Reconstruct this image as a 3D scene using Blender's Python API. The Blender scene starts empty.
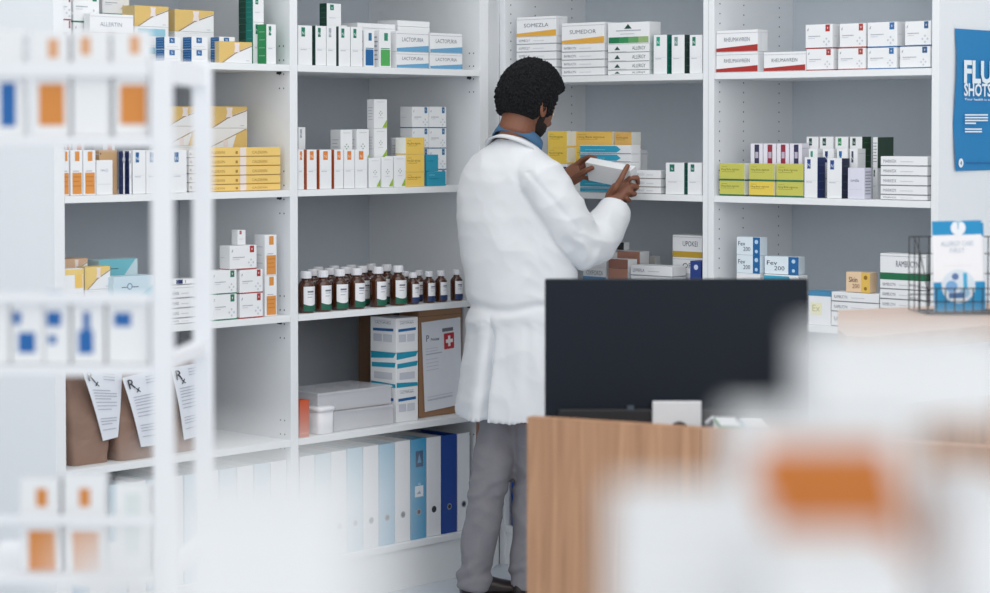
import bpy, bmesh, math, random
from mathutils import Vector, Matrix, noise
random.seed(7)
scene = bpy.context.scene
COL = scene.collection
PI = math.pi

# ------------------------------------------------------------------ camera model
FOC, PITCH, SHIFT, YAW = 2177.43, 0.03032, -99.516, 0.7521
CAM = Vector((5.2207, -5.6747, 1.549))
FWD = Vector((-math.sin(YAW), math.cos(YAW), 0)); RGT = Vector((math.cos(YAW), math.sin(YAW), 0)); UP = Vector((0, 0, 1))
def ray(px, py):
    x = (px - 495) / FOC; y = -(py - 296.5 - SHIFT) / FOC
    up = y * math.cos(PITCH) - math.sin(PITCH); fw = math.cos(PITCH) + y * math.sin(PITCH)
    return RGT * x + FWD * fw + UP * up
def P(px, py, d):                       # the point seen at a pixel, d metres in front of the camera
    r = ray(px, py); return CAM + r * (d / r.dot(FWD))
def on_x(px, py, X):
    r = ray(px, py); return CAM + r * ((X - CAM.x) / r.x)
def on_y(px, py, Y):
    r = ray(px, py); return CAM + r * ((Y - CAM.y) / r.y)
def zat(py, d): return P(495, py, d).z

cd = bpy.data.cameras.new('camera'); cam = bpy.data.objects.new('camera', cd); COL.objects.link(cam)
cam.location = CAM; cam.rotation_euler = (PI / 2 - PITCH, 0, YAW)
cd.sensor_width = 36; cd.lens = FOC / 990 * 36; cd.shift_y = SHIFT / 990; cd.clip_start = 0.05
cd.dof.use_dof = True; cd.dof.focus_distance = 7.15; cd.dof.aperture_fstop = (cd.lens / 1000) / 0.028
scene.camera = cam

# ------------------------------------------------------------------ materials
def lin(c):
    return tuple(((v / 255) / 12.92 if v / 255 <= .04045 else ((v / 255 + .055) / 1.055) ** 2.4) for v in c)
_M = {}
def mat(c, rough=.55, metal=0, grain=.03, scale=30, key=None, bump=0, alpha=None, trans=0, coat=0):
    k = (tuple(c), rough, metal, grain, scale, bump, alpha, trans, coat)
    if k in _M: return _M[k]
    m = bpy.data.materials.new('paint_%d_%d_%d' % tuple(c)); m.use_nodes = True; nt = m.node_tree; b = nt.nodes['Principled BSDF']
    L = lin(c)
    tc = nt.nodes.new('ShaderNodeTexCoord'); nz = nt.nodes.new('ShaderNodeTexNoise'); nz.inputs['Scale'].default_value = scale; nz.inputs['Detail'].default_value = 3
    nt.links.new(tc.outputs['Object'], nz.inputs['Vector'])
    mx = nt.nodes.new('ShaderNodeMix'); mx.data_type = 'RGBA'
    mx.inputs[6].default_value = tuple(v * (1 - grain) for v in L) + (1,); mx.inputs[7].default_value = tuple(min(1, v * (1 + grain)) for v in L) + (1,)
    nt.links.new(nz.outputs['Fac'], mx.inputs[0]); nt.links.new(mx.outputs[2], b.inputs['Base Color'])
    b.inputs['Roughness'].default_value = rough; b.inputs['Metallic'].default_value = metal
    if bump:
        bp = nt.nodes.new('ShaderNodeBump'); bp.inputs['Strength'].default_value = bump; bp.inputs['Distance'].default_value = .003
        nt.links.new(nz.outputs['Fac'], bp.inputs['Height']); nt.links.new(bp.outputs['Normal'], b.inputs['Normal'])
    if alpha is not None: b.inputs['Alpha'].default_value = alpha
    if trans: b.inputs['Transmission Weight'].default_value = trans; b.inputs['IOR'].default_value = 1.2
    if coat: b.inputs['Coat Weight'].default_value = coat
    _M[k] = m; return m
def wood_mat(name, light, dark, vertical=True):
    m = bpy.data.materials.new(name); m.use_nodes = True; nt = m.node_tree; b = nt.nodes['Principled BSDF']
    tc = nt.nodes.new('ShaderNodeTexCoord'); mp = nt.nodes.new('ShaderNodeMapping')
    mp.inputs['Scale'].default_value = (14, 14, .8) if vertical else (1, 14, 14)
    nz = nt.nodes.new('ShaderNodeTexNoise'); nz.inputs['Scale'].default_value = 2.2; nz.inputs['Detail'].default_value = 8; nz.inputs['Distortion'].default_value = 1.2
    nt.links.new(tc.outputs['Object'], mp.inputs['Vector']); nt.links.new(mp.outputs['Vector'], nz.inputs['Vector'])
    cr = nt.nodes.new('ShaderNodeValToRGB'); cr.color_ramp.elements[0].position = .33; cr.color_ramp.elements[1].position = .68
    cr.color_ramp.elements[0].color = lin(dark) + (1,); cr.color_ramp.elements[1].color = lin(light) + (1,)
    nt.links.new(nz.outputs['Fac'], cr.inputs['Fac']); nt.links.new(cr.outputs['Color'], b.inputs['Base Color']); b.inputs['Roughness'].default_value = .5
    return m
WHITE = mat((238, 241, 243), .45, grain=.01); SHELF = mat((238, 241, 243), .4, grain=.01)
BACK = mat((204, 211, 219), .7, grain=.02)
SIDE = mat((236, 239, 242), .6, grain=.01)

# ------------------------------------------------------------------ mesh helpers
class MB:
    """collects shapes into one mesh"""
    def __init__(s): s.v = []; s.f = []; s.m = []; s.mats = []
    def mi(s, m):
        if m not in s.mats: s.mats.append(m)
        return s.mats.index(m)
    def quad(s, pts, m):
        n = len(s.v); s.v += [tuple(p) for p in pts]; s.f.append(tuple(range(n, n + len(pts)))); s.m.append(s.mi(m))
    def box(s, x0, y0, z0, x1, y1, z1, m, b=0.0):
        if x1 < x0: x0, x1 = x1, x0
        if y1 < y0: y0, y1 = y1, y0
        i = s.mi(m); b = min(b, (x1 - x0) * .4, (y1 - y0) * .4, (z1 - z0) * .4)
        if b <= 0:
            n = len(s.v); s.v += [(x, y, z) for z in (z0, z1) for y in (y0, y1) for x in (x0, x1)]
            for f in ((0, 2, 3, 1), (4, 5, 7, 6), (0, 1, 5, 4), (2, 6, 7, 3), (0, 4, 6, 2), (1, 3, 7, 5)): s.f.append(tuple(n + k for k in f)); s.m.append(i)
            return
        bm = bmesh.new(); r = bmesh.ops.create_cube(bm, size=1)
        for v in bm.verts: v.co = Vector(((x0 + x1) / 2 + v.co.x * (x1 - x0), (y0 + y1) / 2 + v.co.y * (y1 - y0), (z0 + z1) / 2 + v.co.z * (z1 - z0)))
        bmesh.ops.bevel(bm, geom=bm.edges[:], offset=b, segments=2, affect='EDGES', profile=.6)
        s.bm(bm, m)
    def bm(s, bm, m, M=None):
        i = s.mi(m); n = len(s.v); bm.verts.index_update()
        s.v += [tuple((M @ v.co) if M else v.co) for v in bm.verts]
        for f in bm.faces: s.f.append(tuple(n + v.index for v in f.verts)); s.m.append(i)
        bm.free()
    def prism(s, pts, z0, z1, m):
        n = len(pts); k = len(s.v); i = s.mi(m)
        s.v += [(p[0], p[1], z0) for p in pts] + [(p[0], p[1], z1) for p in pts]
        s.f.append(tuple(range(k + n - 1, k - 1, -1))); s.f.append(tuple(range(k + n, k + 2 * n))); s.m += [i, i]
        for a in range(n): b = (a + 1) % n; s.f.append((k + a, k + b, k + n + b, k + n + a)); s.m.append(i)
    def loft(s, rings, m, cap=True, closed=True):
        i = s.mi(m); base = len(s.v); n = len(rings[0])
        for r in rings: s.v += [tuple(p) for p in r]
        for a in range(len(rings) - 1):
            for b in range(n if closed else n - 1):
                c = (b + 1) % n; s.f.append((base + a * n + b, base + a * n + c, base + (a + 1) * n + c, base + (a + 1) * n + b)); s.m.append(i)
        if cap and closed:
            s.f.append(tuple(base + k for k in range(n - 1, -1, -1))); s.f.append(tuple(base + (len(rings) - 1) * n + k for k in range(n))); s.m += [i, i]
    def tube(s, pts, rad, m, n=14, ends=True):
        """tube through points with a radius each (or one), rounded ends"""
        pts = [Vector(p) for p in pts]; rad = list(rad) if hasattr(rad, '__len__') else [rad] * len(pts)
        if ends:
            d0 = (pts[0] - pts[1]).normalized(); d1 = (pts[-1] - pts[-2]).normalized(); r0, r1 = rad[0], rad[-1]
            pre = [(pts[0] + d0 * r0 * math.sin(a), r0 * math.cos(a)) for a in (1.45, 1.1, .7, .35)]
            post = [(pts[-1] + d1 * r1 * math.sin(a), r1 * math.cos(a)) for a in (.35, .7, 1.1, 1.45)]
            pts = [p for p, r in pre] + pts + [p for p, r in post]; rad = [r for p, r in pre] + rad + [r for p, r in post]
        rings = []; ref = None
        for k, p in enumerate(pts):
            t = (pts[min(k + 1, len(pts) - 1)] - pts[max(k - 1, 0)]).normalized()
            if ref is None: ref = t.orthogonal().normalized()
            a = (ref - t * ref.dot(t)).normalized(); ref = a; b = t.cross(a)
            rings.append([p + (a * math.cos(q) + b * math.sin(q)) * rad[k] for q in [2 * PI * j / n for j in range(n)]])
        s.loft(rings, m)
    def lathe(s, prof, m, n=24, c=(0, 0)):
        s.loft([[(c[0] + r * math.cos(2 * PI * j / n), c[1] + r * math.sin(2 * PI * j / n), z) for j in range(n)] for r, z in prof], m)
    def build(s, name, parent=None, smooth=False, autosmooth=None):
        me = bpy.data.meshes.new(name); me.from_pydata(s.v, [], s.f)
        for m in s.mats: me.materials.append(m)
        me.polygons.foreach_set('material_index', s.m)
        if smooth: me.polygons.foreach_set('use_smooth', [True] * len(s.f))
        me.update()
        o = bpy.data.objects.new(name, me); COL.objects.link(o)
        if parent: o.parent = parent
        return o
def tag(o, label, cat, group=None, kind=None):
    if label: o['label'] = label; n = len(label.split()); assert 4 <= n <= 17, (n, label)
    if cat: o['category'] = cat
    if group: o['group'] = group
    if kind: o['kind'] = kind
    return o
def empty(name, loc=(0, 0, 0), rz=0):
    o = bpy.data.objects.new(name, None); o.empty_display_size = .05; o.location = loc; o.rotation_euler = (0, 0, rz); COL.objects.link(o); return o
def structure(o): o['kind'] = 'structure'; return o

_G = {}
def glyphs(text, bold=0.0):
    """triangles of a text, height of a capital = 1, origin at left baseline, plus its width"""
    k = (text, bold)
    if k not in _G:
        cu = bpy.data.curves.new('t', 'FONT'); cu.body = text; cu.offset = bold; cu.resolution_u = 2; cu.size = 1.43
        o = bpy.data.objects.new('t', cu); COL.objects.link(o)
        me = o.to_mesh(); v = [(p.co.x, p.co.y) for p in me.vertices]; f = [tuple(p.vertices) for p in me.polygons]
        o.to_mesh_clear(); bpy.data.objects.remove(o); bpy.data.curves.remove(cu)
        x0 = min(a for a, b in v); x1 = max(a for a, b in v)
        _G[k] = ([(a - x0, b) for a, b in v], f, x1 - x0)
    return _G[k]
def put_text(mb, text, h, origin, ex, ey, m, align='c', bold=0.0, width=None, lift=None):
    v, f, w = glyphs(text, bold); ex = Vector(ex); ey = Vector(ey); o = Vector(origin)
    sx = h if width is None else width / w
    off = {'c': -w / 2, 'l': 0, 'r': -w}[align] * sx
    n = len(mb.v); i = mb.mi(m)
    for a, b in v: mb.v.append(tuple(o + ex * (off + a * sx) + ey * (b * h)))
    for t in f: mb.f.append(tuple(n + k for k in t)); mb.m.append(i)

# ------------------------------------------------------------------ the room and the shelving
LX = -0.56; RY = 0.44                       # depth of the two shelving units
LZ = [1.760, 1.360, 0.960, 0.560, 0.157]; RZ = [1.738, 1.338, 0.938, 0.538, 0.138]
TOPZ = 2.17
def build_box(name, x0, y0, z0, x1, y1, z1, m, parent=None, b=.001):
    mb = MB(); mb.box(x0, y0, z0, x1, y1, z1, m, b); return mb.build(name, parent)
mb = MB(); mb.box(-3, -7.5, -.05, 7.5, 1.2, 0, mat((196, 203, 212), .35, grain=.03, scale=4)); structure(mb.build('floor'))
mb = MB(); mb.box(-3, .47, 0, 7.5, .57, 3.0, WHITE); structure(mb.build('wall_back'))
mb = MB(); mb.box(-.72, -7.5, 0, -.62, .47, 3.0, WHITE); structure(mb.build('wall_left'))

def holes(mb, plane, pos, us, z0, z1, step, m):
    """rows of small shelf-pin holes drilled in a side panel"""
    z = z0
    while z < z1:
        for u in us:
            pts = []
            for k in range(6):
                a = k * PI / 3; du = .0028 * math.cos(a); dz = .0028 * math.sin(a)
                pts.append((pos, u + du, z + dz) if plane == 'x' else (u + du, pos, z + dz))
            mb.quad(pts, m)
        z += step
HOLE = mat((70, 72, 80), .8)
Lb = [(-1.92, -1.05), (-1.018, -.171)]      # the bays of the left unit along Y
unit_l = empty('shelving_unit', (0, -1, 0))
tag(unit_l, 'tall white open shelving unit left of the man with two bays', 'shelves')
unit_l.location = (0, 0, 0)
for nm, a, b in (('side_panel', -1.955, -1.92), ('divider_panel', -1.05, -1.018), ('side_panel', -.171, -.128)):
    mb = MB(); mb.box(LX, a, 0, 0, b, TOPZ, SIDE, .0015)
    if a > -1.9:
        for zz in LZ[:4]: holes(mb, 'y', a - .0006, (-.03, -.05), zz - .075, zz + .08, .045, HOLE)
    if a == -1.05 or a < -1.9: pass
    mb.build(nm, unit_l)
build_box('back_panel', LX, -1.955, 0, LX - .012, -.128, TOPZ, BACK, unit_l)
for y0, y1 in Lb:
    for k, z in enumerate(LZ):
        build_box('shelf', LX, y0 + .001, z - .021, 0, y1 - .001, z, SHELF, unit_l)
    build_box('plinth', -.03, y0, .0, -.008, y1, .134, SHELF, unit_l)
    build_box('top_panel', LX, y0, TOPZ - .025, 0, y1, TOPZ, SHELF, unit_l)
Rb = [(-.04, .844), (.889, 1.707)]
unit_r = empty('shelving_unit'); tag(unit_r, 'tall white open shelving unit behind the monitor with pin holes', 'shelves')
for nm, a, b in (('side_panel', -.065, -.04), ('divider_panel', .844, .889), ('side_panel', 1.707, 1.732)):
    mb = MB(); mb.box(a, 0, 0, b, RY, TOPZ, SIDE, .0015)
    if a < 1.5: holes(mb, 'x', b + .0006, (.03, .16, .36), .30, 2.1, .032, HOLE)
    if a == .844: mb.quad([(.8655, -.0006, 0), (.8672, -.0006, 0), (.8672, -.0006, TOPZ), (.8655, -.0006, TOPZ)], mat((190, 194, 202)))
    mb.build(nm, unit_r)
build_box('back_panel', -.065, RY, 0, 1.732, RY + .012, TOPZ, BACK, unit_r)
for x0, x1 in Rb:
    for z in RZ: build_box('shelf', x0 + .001, 0, z - .021, x1 - .001, RY, z, SHELF, unit_r)
    build_box('plinth', x0, .008, 0, x1, .03, .115, SHELF, unit_r)
    build_box('top_panel', x0, 0, TOPZ - .025, x1, RY, TOPZ, SHELF, unit_r)
# little black shelf pins seen under the shelf ends
PIN = mat((40, 40, 46))
for k in range(4):
    for y in (Lb[0][1], Lb[1][1]):
        mb = MB(); mb.box(-.052, y - .012, LZ[k] - .030, -.04, y - .0015, LZ[k] - .0215, PIN, .001); mb.build('shelf_pin', unit_l)
# white filler strip in the corner
mb = MB(); mb.prism([(-.001, -.127), (-.067, -.002), (-.09, -.002), (-.03, -.127)], 0, TOPZ, SIDE); structure(mb.build('trim_1'))

# ------------------------------------------------------------------ printed cartons
CW = (238, 240, 242); INK = (112, 116, 132); GRY = (168, 172, 184)
def carton_mesh(w, d, h, st, far=False):
    """front faces -Y, origin at the front left bottom corner. st: body colour, F front print, S side print, T top print"""
    mb = MB(); body = mat(st.get('body', CW), .5, grain=.01); mb.box(0, 0, 0, w, d, h, body, .0012)
    e = .0004
    def face(kind):
        if kind == 'F': return Vector((0, -e, 0)), Vector((1, 0, 0)), Vector((0, 0, 1)), w, h
        if kind == 'L': return Vector((-e, d, 0)), Vector((0, -1, 0)), Vector((0, 0, 1)), d, h
        if kind == 'R': return Vector((w + e, 0, 0)), Vector((0, 1, 0)), Vector((0, 0, 1)), d, h
        return Vector((0, 0, h + e)), Vector((1, 0, 0)), Vector((0, 1, 0)), w, d
    def draw(kind, items):
        o, ex, ey, W, H = face(kind); nrm = ex.cross(ey)
        for n, it in enumerate(items):
            q = o + nrm * (.0001 * n)
            if it[0] == 'X':                                    # text: string, cx, baseline, height, colour, (width)
                put_text(mb, it[1], it[4 - 1 + 0] * H if False else it[4] * H, q + ex * (it[2] * W) + ey * (it[3] * H), ex, ey, mat(it[5]), bold=.0, width=(it[6] * W if len(it) > 6 else None))
            elif it[0] == 'P':
                mb.quad([q + ex * (a * W) + ey * (b * H) for a, b in it[1]], mat(it[2]))
            elif it[0] == 'O':                                  # disc: cx, cy, radius (of height), colour
                mb.quad([q + ex * (it[1] * W + it[3] * H * math.cos(k * PI / 8)) + ey * (it[2] * H + it[3] * H * math.sin(k * PI / 8)) for k in range(16)], mat(it[4]))
            elif it[0] == 'D':                                  # diamond outline of four little dots
                for a, b in ((0, 1), (1, 0), (0, -1), (-1, 0)):
                    cx, cy = it[1] * W + a * it[3] * H, it[2] * H + b * it[3] * H; r = it[3] * H * .45
                    mb.quad([q + ex * (cx + r * u) + ey * (cy + r * v) for u, v in ((0, -1), (1, 0), (0, 1), (-1, 0))], mat(it[4]))
            else:
                a, b, c, f, col = it; mb.quad([q + ex * (a * W) + ey * (b * H), q + ex * (c * W) + ey * (b * H), q + ex * (c * W) + ey * (f * H), q + ex * (a * W) + ey * (f * H)], mat(col))
    seam = (205, 208, 216)
    draw('F', st.get('F', []))
    sd = st.get('S', [(.03, .9, .97, .92, seam), (.12, .04, .135, .9, seam)])
    draw('L', sd); draw('R', sd); draw('T', st.get('T', [(.04, .08, .96, .1, seam)]))
    return mb
def lines(x0, x1, ys, c=GRY, t=.02): return [(x0, y, x1 - .1 * (k % 2), y + t, c) for k, y in enumerate(ys)]
GRN = (18, 122, 92); DGRN = (28, 70, 58); BLU = (24, 98, 158); NAVY = (26, 48, 104); RED = (172, 44, 40); MAR = (150, 40, 60); ORG = (220, 146, 70); TEAL = (34, 160, 196); GOLD = (226, 192, 116)
def tagbox(c, side=None, body=CW, mark='N', both=True):       # white carton with a small coloured tag at the top
    F = [(.22, .72, .48, .95, c), ('X', mark, .35, .77, .08, (225, 235, 235))] + [(.08, .42, .92, .425, (205, 208, 216)), (.15, .38, .6, .40, (196, 200, 210))]
    S = [(.0, .0, 1, 1, side)] + [(.15, z, .85, z + .015, tuple(min(255, v + 45) for v in side)) for z in (.2, .4, .6, .8)] if side else [(.1, .9, .9, .91, (205, 208, 216))]
    return dict(body=body, F=F, S=S)
def cornertag(c, right=True):                            # wide white carton, coloured corner tag and base line
    return dict(F=[(.0, .0, 1, .045, c), (.74, .7, .9, .98, c), (.80, .8, .84, .88, (210, 190, 195)), ('P', [(.06, .74), (.1, .74), (.12, .86), (.08, .82)], GRY), (.1, .5, .55, .53, GRY), (.1, .42, .35, .44, (196, 200, 212)), ('D', .78, .28, .12, (200, 205, 216))],
                S=[(0, 0, 1, .045, c), (.1, .5, .5, .52, (205, 208, 216))])
def wedge(name, c, top=True):                            # name over a rising coloured wedge
    return dict(F=[(.0, .86, 1, .88, (176, 178, 188)), ('X', name, .5, .48, .19, INK, .62), ('P', [(.0, .02), (1, .02), (1, .33), (.0, .17)], c)], S=[(.0, .86, 1, .87, (205, 208, 216)), (.3, .1, .32, .86, (205, 208, 216))])
def thin(name, line=(150, 154, 165), c=INK, tail=True):  # flat carton seen on its edge
    return dict(F=[('X', name, .2, .35, .32, c, .28), (.42, .42, .7, .5, (205, 208, 214)), (.0, .0, 1, .09, line)], S=[(.0, .0, 1, .09, line), (.08, .2, .1, .9, (200, 203, 212))])
def diag(c=GOLD, flip=False):                            # gold and white diagonal print with a small white seal
    if flip: P1 = [(.55, .0), (1, .0), (1, 1), (.98, 1)]; L_ = [(.05, .05), (.95, .96), (.97, .92), (.1, .03)]; s = .45
    else: P1 = [(0, 1), (0, .0), (.1, .0), (.98, 1)]; L_ = [(.1, .02), (.6, .5), (1, .82), (1, .76), (.6, .43), (.12, -.0)]; s = .52
    if flip: return dict(F=[('P', [(.62, .02), (.99, .02), (.99, .98), (.72, .72)], c), ('P', [(0.02, .03), (.95, .97), (.97, .93), (.06, .03)], (176, 150, 110)), (.38, .05, .5, .4, (236, 226, 224))], S=[], T=[(0, 0, 1, 1, c)])
    return dict(F=[('P', [(0, 1), (0, 0), (.08, 0), (.5, .52), (1, .86), (1, 1)], c), ('P', [(.08, .0), (.5, .5), (1, .84), (1, .8), (.5, .44), (.12, .0)], (150, 118, 78)), ('P', [(.45, .5), (.62, .5), (.6, .72), (.62, .95), (.46, .95), (.48, .72)], (238, 226, 226)), (.82, .1, .92, .12, GRY)],
                S=[(.0, .0, 1, 1, (226, 200, 140))], T=[(0, 0, 1, 1, c)])
def window(c, small=None):                               # tall white carton with a little and a large coloured panel
    return dict(F=[(.36, .76, .74, .97, small or c), (.14, .03, .92, .5, c), (.2, .53, .7, .545, GRY)] + lines(.2, .85, (.2, .3, .4), tuple(max(0, v - 22) for v in c)), S=lines(.2, .8, (.3, .5, .7), (196, 200, 212), .015))
def plainlines(*cols): return dict(F=[(.1, .5, .8, .52, GRY)])
def leaf(): return dict(F=[('P', [(.62, .03), (.97, .03), (.97, .3)], (150, 186, 40)), ('D', .5, .52, .06, (150, 160, 150)), (.2, .9, .8, .915, (205, 208, 214)), (.3, .36, .7, .37, GRY)], S=lines(.2, .8, (.3, .4, .5, .6, .7), (190, 194, 206), .02))
def yellowbox(c, base=None):
    F = [(0, 0, 1, 1, c), ('X', 'Hing Bola alginase', .43, .6, .12, (96, 88, 30), .72), (.08, .5, .62, .52, (140, 128, 50)), (.08, .8, .3, .82, (140, 128, 50))]
    if base: F.append((0, 0, 1, .1, base))
    return dict(body=(232, 234, 226), F=F, S=[(.0, 0, 1, .08, base or c)])
def tealband(): return dict(F=[(.0, .15, .72, .92, (48, 166, 200)), ('P', [(.72, .15), (.8, .5), (.72, .92)], (48, 166, 200)), (.1, .45, .5, .5, (150, 214, 230)), (.0, .0, 1, .07, (120, 130, 146))], S=[])
def lacto():
    f = wedge('LACTOPURIA', (104, 166, 206)); f['F'][1] = ('X', 'LACTOPURIA', .5, .5, .2, (120, 124, 140), .66); return f
def ribbon():                                            # white carton with blue bands on both faces
    A = [('X', 'LACTOPURIA', .5, .82, .06, (110, 114, 130), .6), ('P', [(.1, .6), (.9, .62), (.9, .7), (.1, .68)], BLU), (.12, .3, .45, .52, (200, 204, 214)), (.5, .3, .85, .52, (206, 210, 218)), (.15, .9, .8, .91, GRY)]
    return dict(F=A, S=A)
def ribbon_teal():
    c = (30, 150, 180); A = [('P', [(.02, .8), (.9, .86), (1, 1), (.02, 1)], c), ('P', [(.05, .55), (.95, .58), (.98, .72), (.05, .68)], c), ('P', [(.02, .0), (.98, .0), (.98, .1), (.02, .14)], c), (.15, .22, .85, .42, (200, 204, 214))]
    return dict(F=A, S=A)
def fev(): return dict(body=(226, 238, 246), F=[(.7, 0, 1, 1, BLU), ('O', .85, .75, .12, (180, 214, 240)), ('O', .85, .22, .1, (180, 214, 240)), ('X', 'Fev', .22, .52, .24, (40, 44, 60), .3), ('X', '200', .44, .22, .24, (90, 94, 110), .3)], S=[])
def skin(): return dict(body=(236, 206, 170), F=[(.64, 0, 1, 1, (230, 190, 90)), ('O', .82, .75, .11, (150, 110, 30)), ('O', .82, .2, .09, (150, 110, 30)), ('X', 'Skin', .3, .5, .26, (80, 50, 40), .36), ('X', '200', .42, .2, .22, (150, 110, 90), .3)], S=[])
def opp(name, band): return dict(F=[('X', name, .6, .5, .24, (60, 66, 90), .5), (0, 0, 1, .26, band), (.0, .9, 1, .92, (180, 182, 190))], S=[(0, 0, 1, .26, band)])
def green_head(): return dict(F=[(0, .0, 1, .0, GRN), (.02, .04, .27, .32, (20, 120, 74)), (.27, .04, .5, .32, (46, 140, 84)), (.5, .04, .74, .32, (96, 160, 100)), (.74, .04, .98, .32, (150, 180, 120)), ('P', [(.4, .7), (.58, .7), (.49, .92)], DGRN), (.2, .6, .8, .64, GRY), (.3, .45, .65, .47, GRY)], S=[])
def allergy(): return dict(F=[('X', 'ALLERGY', .75, .3, .42, (84, 104, 100), .32), ('P', [(.16, .3), (.3, .3), (.23, .75)], DGRN), (.08, .1, .45, .14, (190, 194, 200)), (0, 0, 1, .06, (150, 156, 160))], S=[])
def solid(c, ln=None, w=CW): return dict(body=w, F=[(0, 0, 1, 1, c)] + (lines(.1, .8, (.4, .6), ln, .03) if ln else []), S=[])
def slab_yellow(): return dict(body=(240, 204, 118), F=[('X', 'CALDEXIN', .16, .32, .3, (170, 130, 60), .2), ('X', 'CALDEXIN', .72, .32, .3, (170, 130, 60), .2), (.46, 0, .54, 1, (238, 224, 216)), (0, 0, 1, .08, (168, 128, 66)), (.4, .3, .43, .6, (170, 130, 60))], S=[])
def half(c, tagc, sidec=None): # white upper with a coloured tag, coloured lower panel
    return dict(F=[(.4, .72, .72, .93, tagc), (.1, .04, .9, .48, c), (.1, .5, .9, .52, tagc)], S=lines(.2, .8, (.2, .32, .44, .56, .68, .8), (150, 154, 170), .03))
def word(name): return dict(F=[('X', name, .48, .34, .22, (150, 154, 170), .5), (0, .84, 1, .87, (206, 208, 216)), (0, 0, 1, .03, (190, 150, 150))], S=[])
def blankside(): return dict(F=[(.06, .92, .94, .93, (206, 208, 216))])

ORD = {1: [''], 2: ['lower', 'upper'], 3: ['lowest', 'middle', 'topmost'], 4: ['lowest', 'second lowest', 'third from the bottom', 'topmost'],
       5: ['lowest', 'second lowest', 'middle', 'fourth from the bottom', 'topmost'], 6: ['lowest', 'second lowest', 'third lowest', 'third highest', 'second highest', 'topmost']}
NBOX = 0
def stack(unit, k, x0, x1, tops, setb, depth, sts, desc, where, group=None, base=None, jit=.0, z0=None, rot=0, name='medicine_carton'):
    """a stack of cartons on shelf k of a unit; x0..x1 the front's picture columns, tops the picture rows of the tops, bottom carton first"""
    global NBOX
    left = unit == 'L'
    plane = (lambda px, py: on_x(px, py, -setb)) if left else (lambda px, py: on_y(px, py, setb))
    A = plane(x0, 300); B = plane(x1, 300)
    w = abs((B.y - A.y) if left else (B.x - A.x))
    z = (LZ if left else RZ)[k] + .0008 if z0 is None else z0
    n = len(tops)
    if not isinstance(sts, list): sts = [sts] * n
    if not isinstance(desc, list): desc = [desc] * n
    out = []
    for i, t in enumerate(tops):
        zt = plane(x0, t).z if not isinstance(t, tuple) else z + t[0]
        h = max(.006, zt - z - .0006)
        mb = carton_mesh(w - .0008, depth, h, sts[i])
        o = mb.build(name); rz = (PI / 2 if left else 0) + math.radians(rot) + random.uniform(-jit, jit)
        o.rotation_euler = (0, 0, rz)
        j = random.uniform(0, jit * .05)
        o.location = (-setb - j, A.y, z) if left else (A.x, setb + j, z)
        d = desc[i]; od = ORD[n][i]
        same = sum(1 for q in desc if q == d)
        if n > 1: lab = '%s carton, %s, %s' % (d, od, where)
        else: lab = '%s carton %s' % (d, where)
        tag(o, lab, 'box', group or ('cartons ' + where)); out.append(o); z = zt
        NBOX += 1
    return out
def zsurf(unit, k): return (LZ if unit == 'L' else RZ)[k] + .0008

# ---- far left bay
w = 'in the far left bay'
stack('L', 0, 63.8, 73, [46, 20, -6], .012, .14, cornertag(MAR), 'white red-tagged', 'at left end of far left top shelf')
stack('L', 0, 75, 101, [46, 22, -9], .05, .10, [cornertag(GRN)] * 3, 'grey-white green-tagged', 'second column on far left top shelf')
stack('L', 0, 104, 131, [38, 14, -9], .16, .10, [blankside(), blankside(), cornertag(GRN)], ['plain white', 'plain white', 'grey-white green-tagged'], 'back row of far left top shelf')
stack('L', 0, 91.5, 135, [51, 32, 13], .012, .03, [blankside(), blankside(), word('ALLERTIN')], ['plain white', 'plain white', 'long white lettered'], 'front of far left top shelf')
tlp = dict(F=[(.1, .5, .9, .9, (150, 200, 218))])
stack('L', 0, 136, 170, [45, 26, 5], .10, .09, [tlp, tlp, diag()], ['white and teal', 'white and teal', 'gold and white diagonal'], 'left of the two gold diagonal columns')
stack('L', 0, 176, 215, [51, 31, 9], .12, .09, [blankside(), blankside(), diag()], ['plain white', 'plain white', 'gold and white diagonal'], 'right of the two gold diagonal columns')
ntag = dict(F=[(.28, .5, .62, .94, BLU), ('X', 'N', .45, .62, .22, (220, 232, 245)), (.1, .2, .8, .23, (205, 208, 216))], S=[(.05, .03, .95, .97, BLU)] + [(.15, z, .85, z + .04, (120, 165, 214)) for z in (.2, .4, .6, .8)])
for a, b, nm in ((166, 182, 'leftmost'), (193, 209, 'second'), (220.5, 236, 'third')):
    stack('L', 0, a, b, [49, 36.5], .012 if a < 215 else .034, .045, ntag, 'white blue-sided', '%s column on far left top shelf' % nm)
stack('L', 0, 220, 253, [41], .008, .02, diag(), 'gold and white diagonal', 'resting alone on far left top shelf')
stack('L', 0, 248, 256, [24, -4], .09, .04, tagbox(GRN, DGRN), 'dark green-sided', 'behind the gold carton, far left top shelf')
stack('L', 0, 267.5, 277, [24, ], .012, .045, dict(F=tagbox(GRN)['F'], S=[(.03, .0, .97, 1, (46, 150, 92))] + [(.2, z, .8, z + .02, (140, 200, 160)) for z in (.2, .4, .6, .8)]), 'tall white green-sided', 'at right end of far left top shelf')
stack('L', 0, 254, 265, [22, -3], .06, .035, [tagbox(GRN, (30, 130, 120))] * 2, 'slim teal-sided', 'behind the tall green-sided carton')
o = window(ORG)
for a, b, nm in ((63.8, 70, 'leftmost'), (71.5, 83.5, 'middle'), (84.2, 96.5, 'rightmost')):
    stack('L', 1, a, b, [150], .01, .055, o, 'tall white orange-windowed', ', %s of three on far left second shelf' % nm, 'orange windowed cartons in the far left bay')
    if nm != 'rightmost': stack('L', 1, a + 2, b + 2, [142], .09, .05, window((214, 130, 90)), 'tall white coral-windowed', ', %s one behind the orange-windowed row' % nm)
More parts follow.
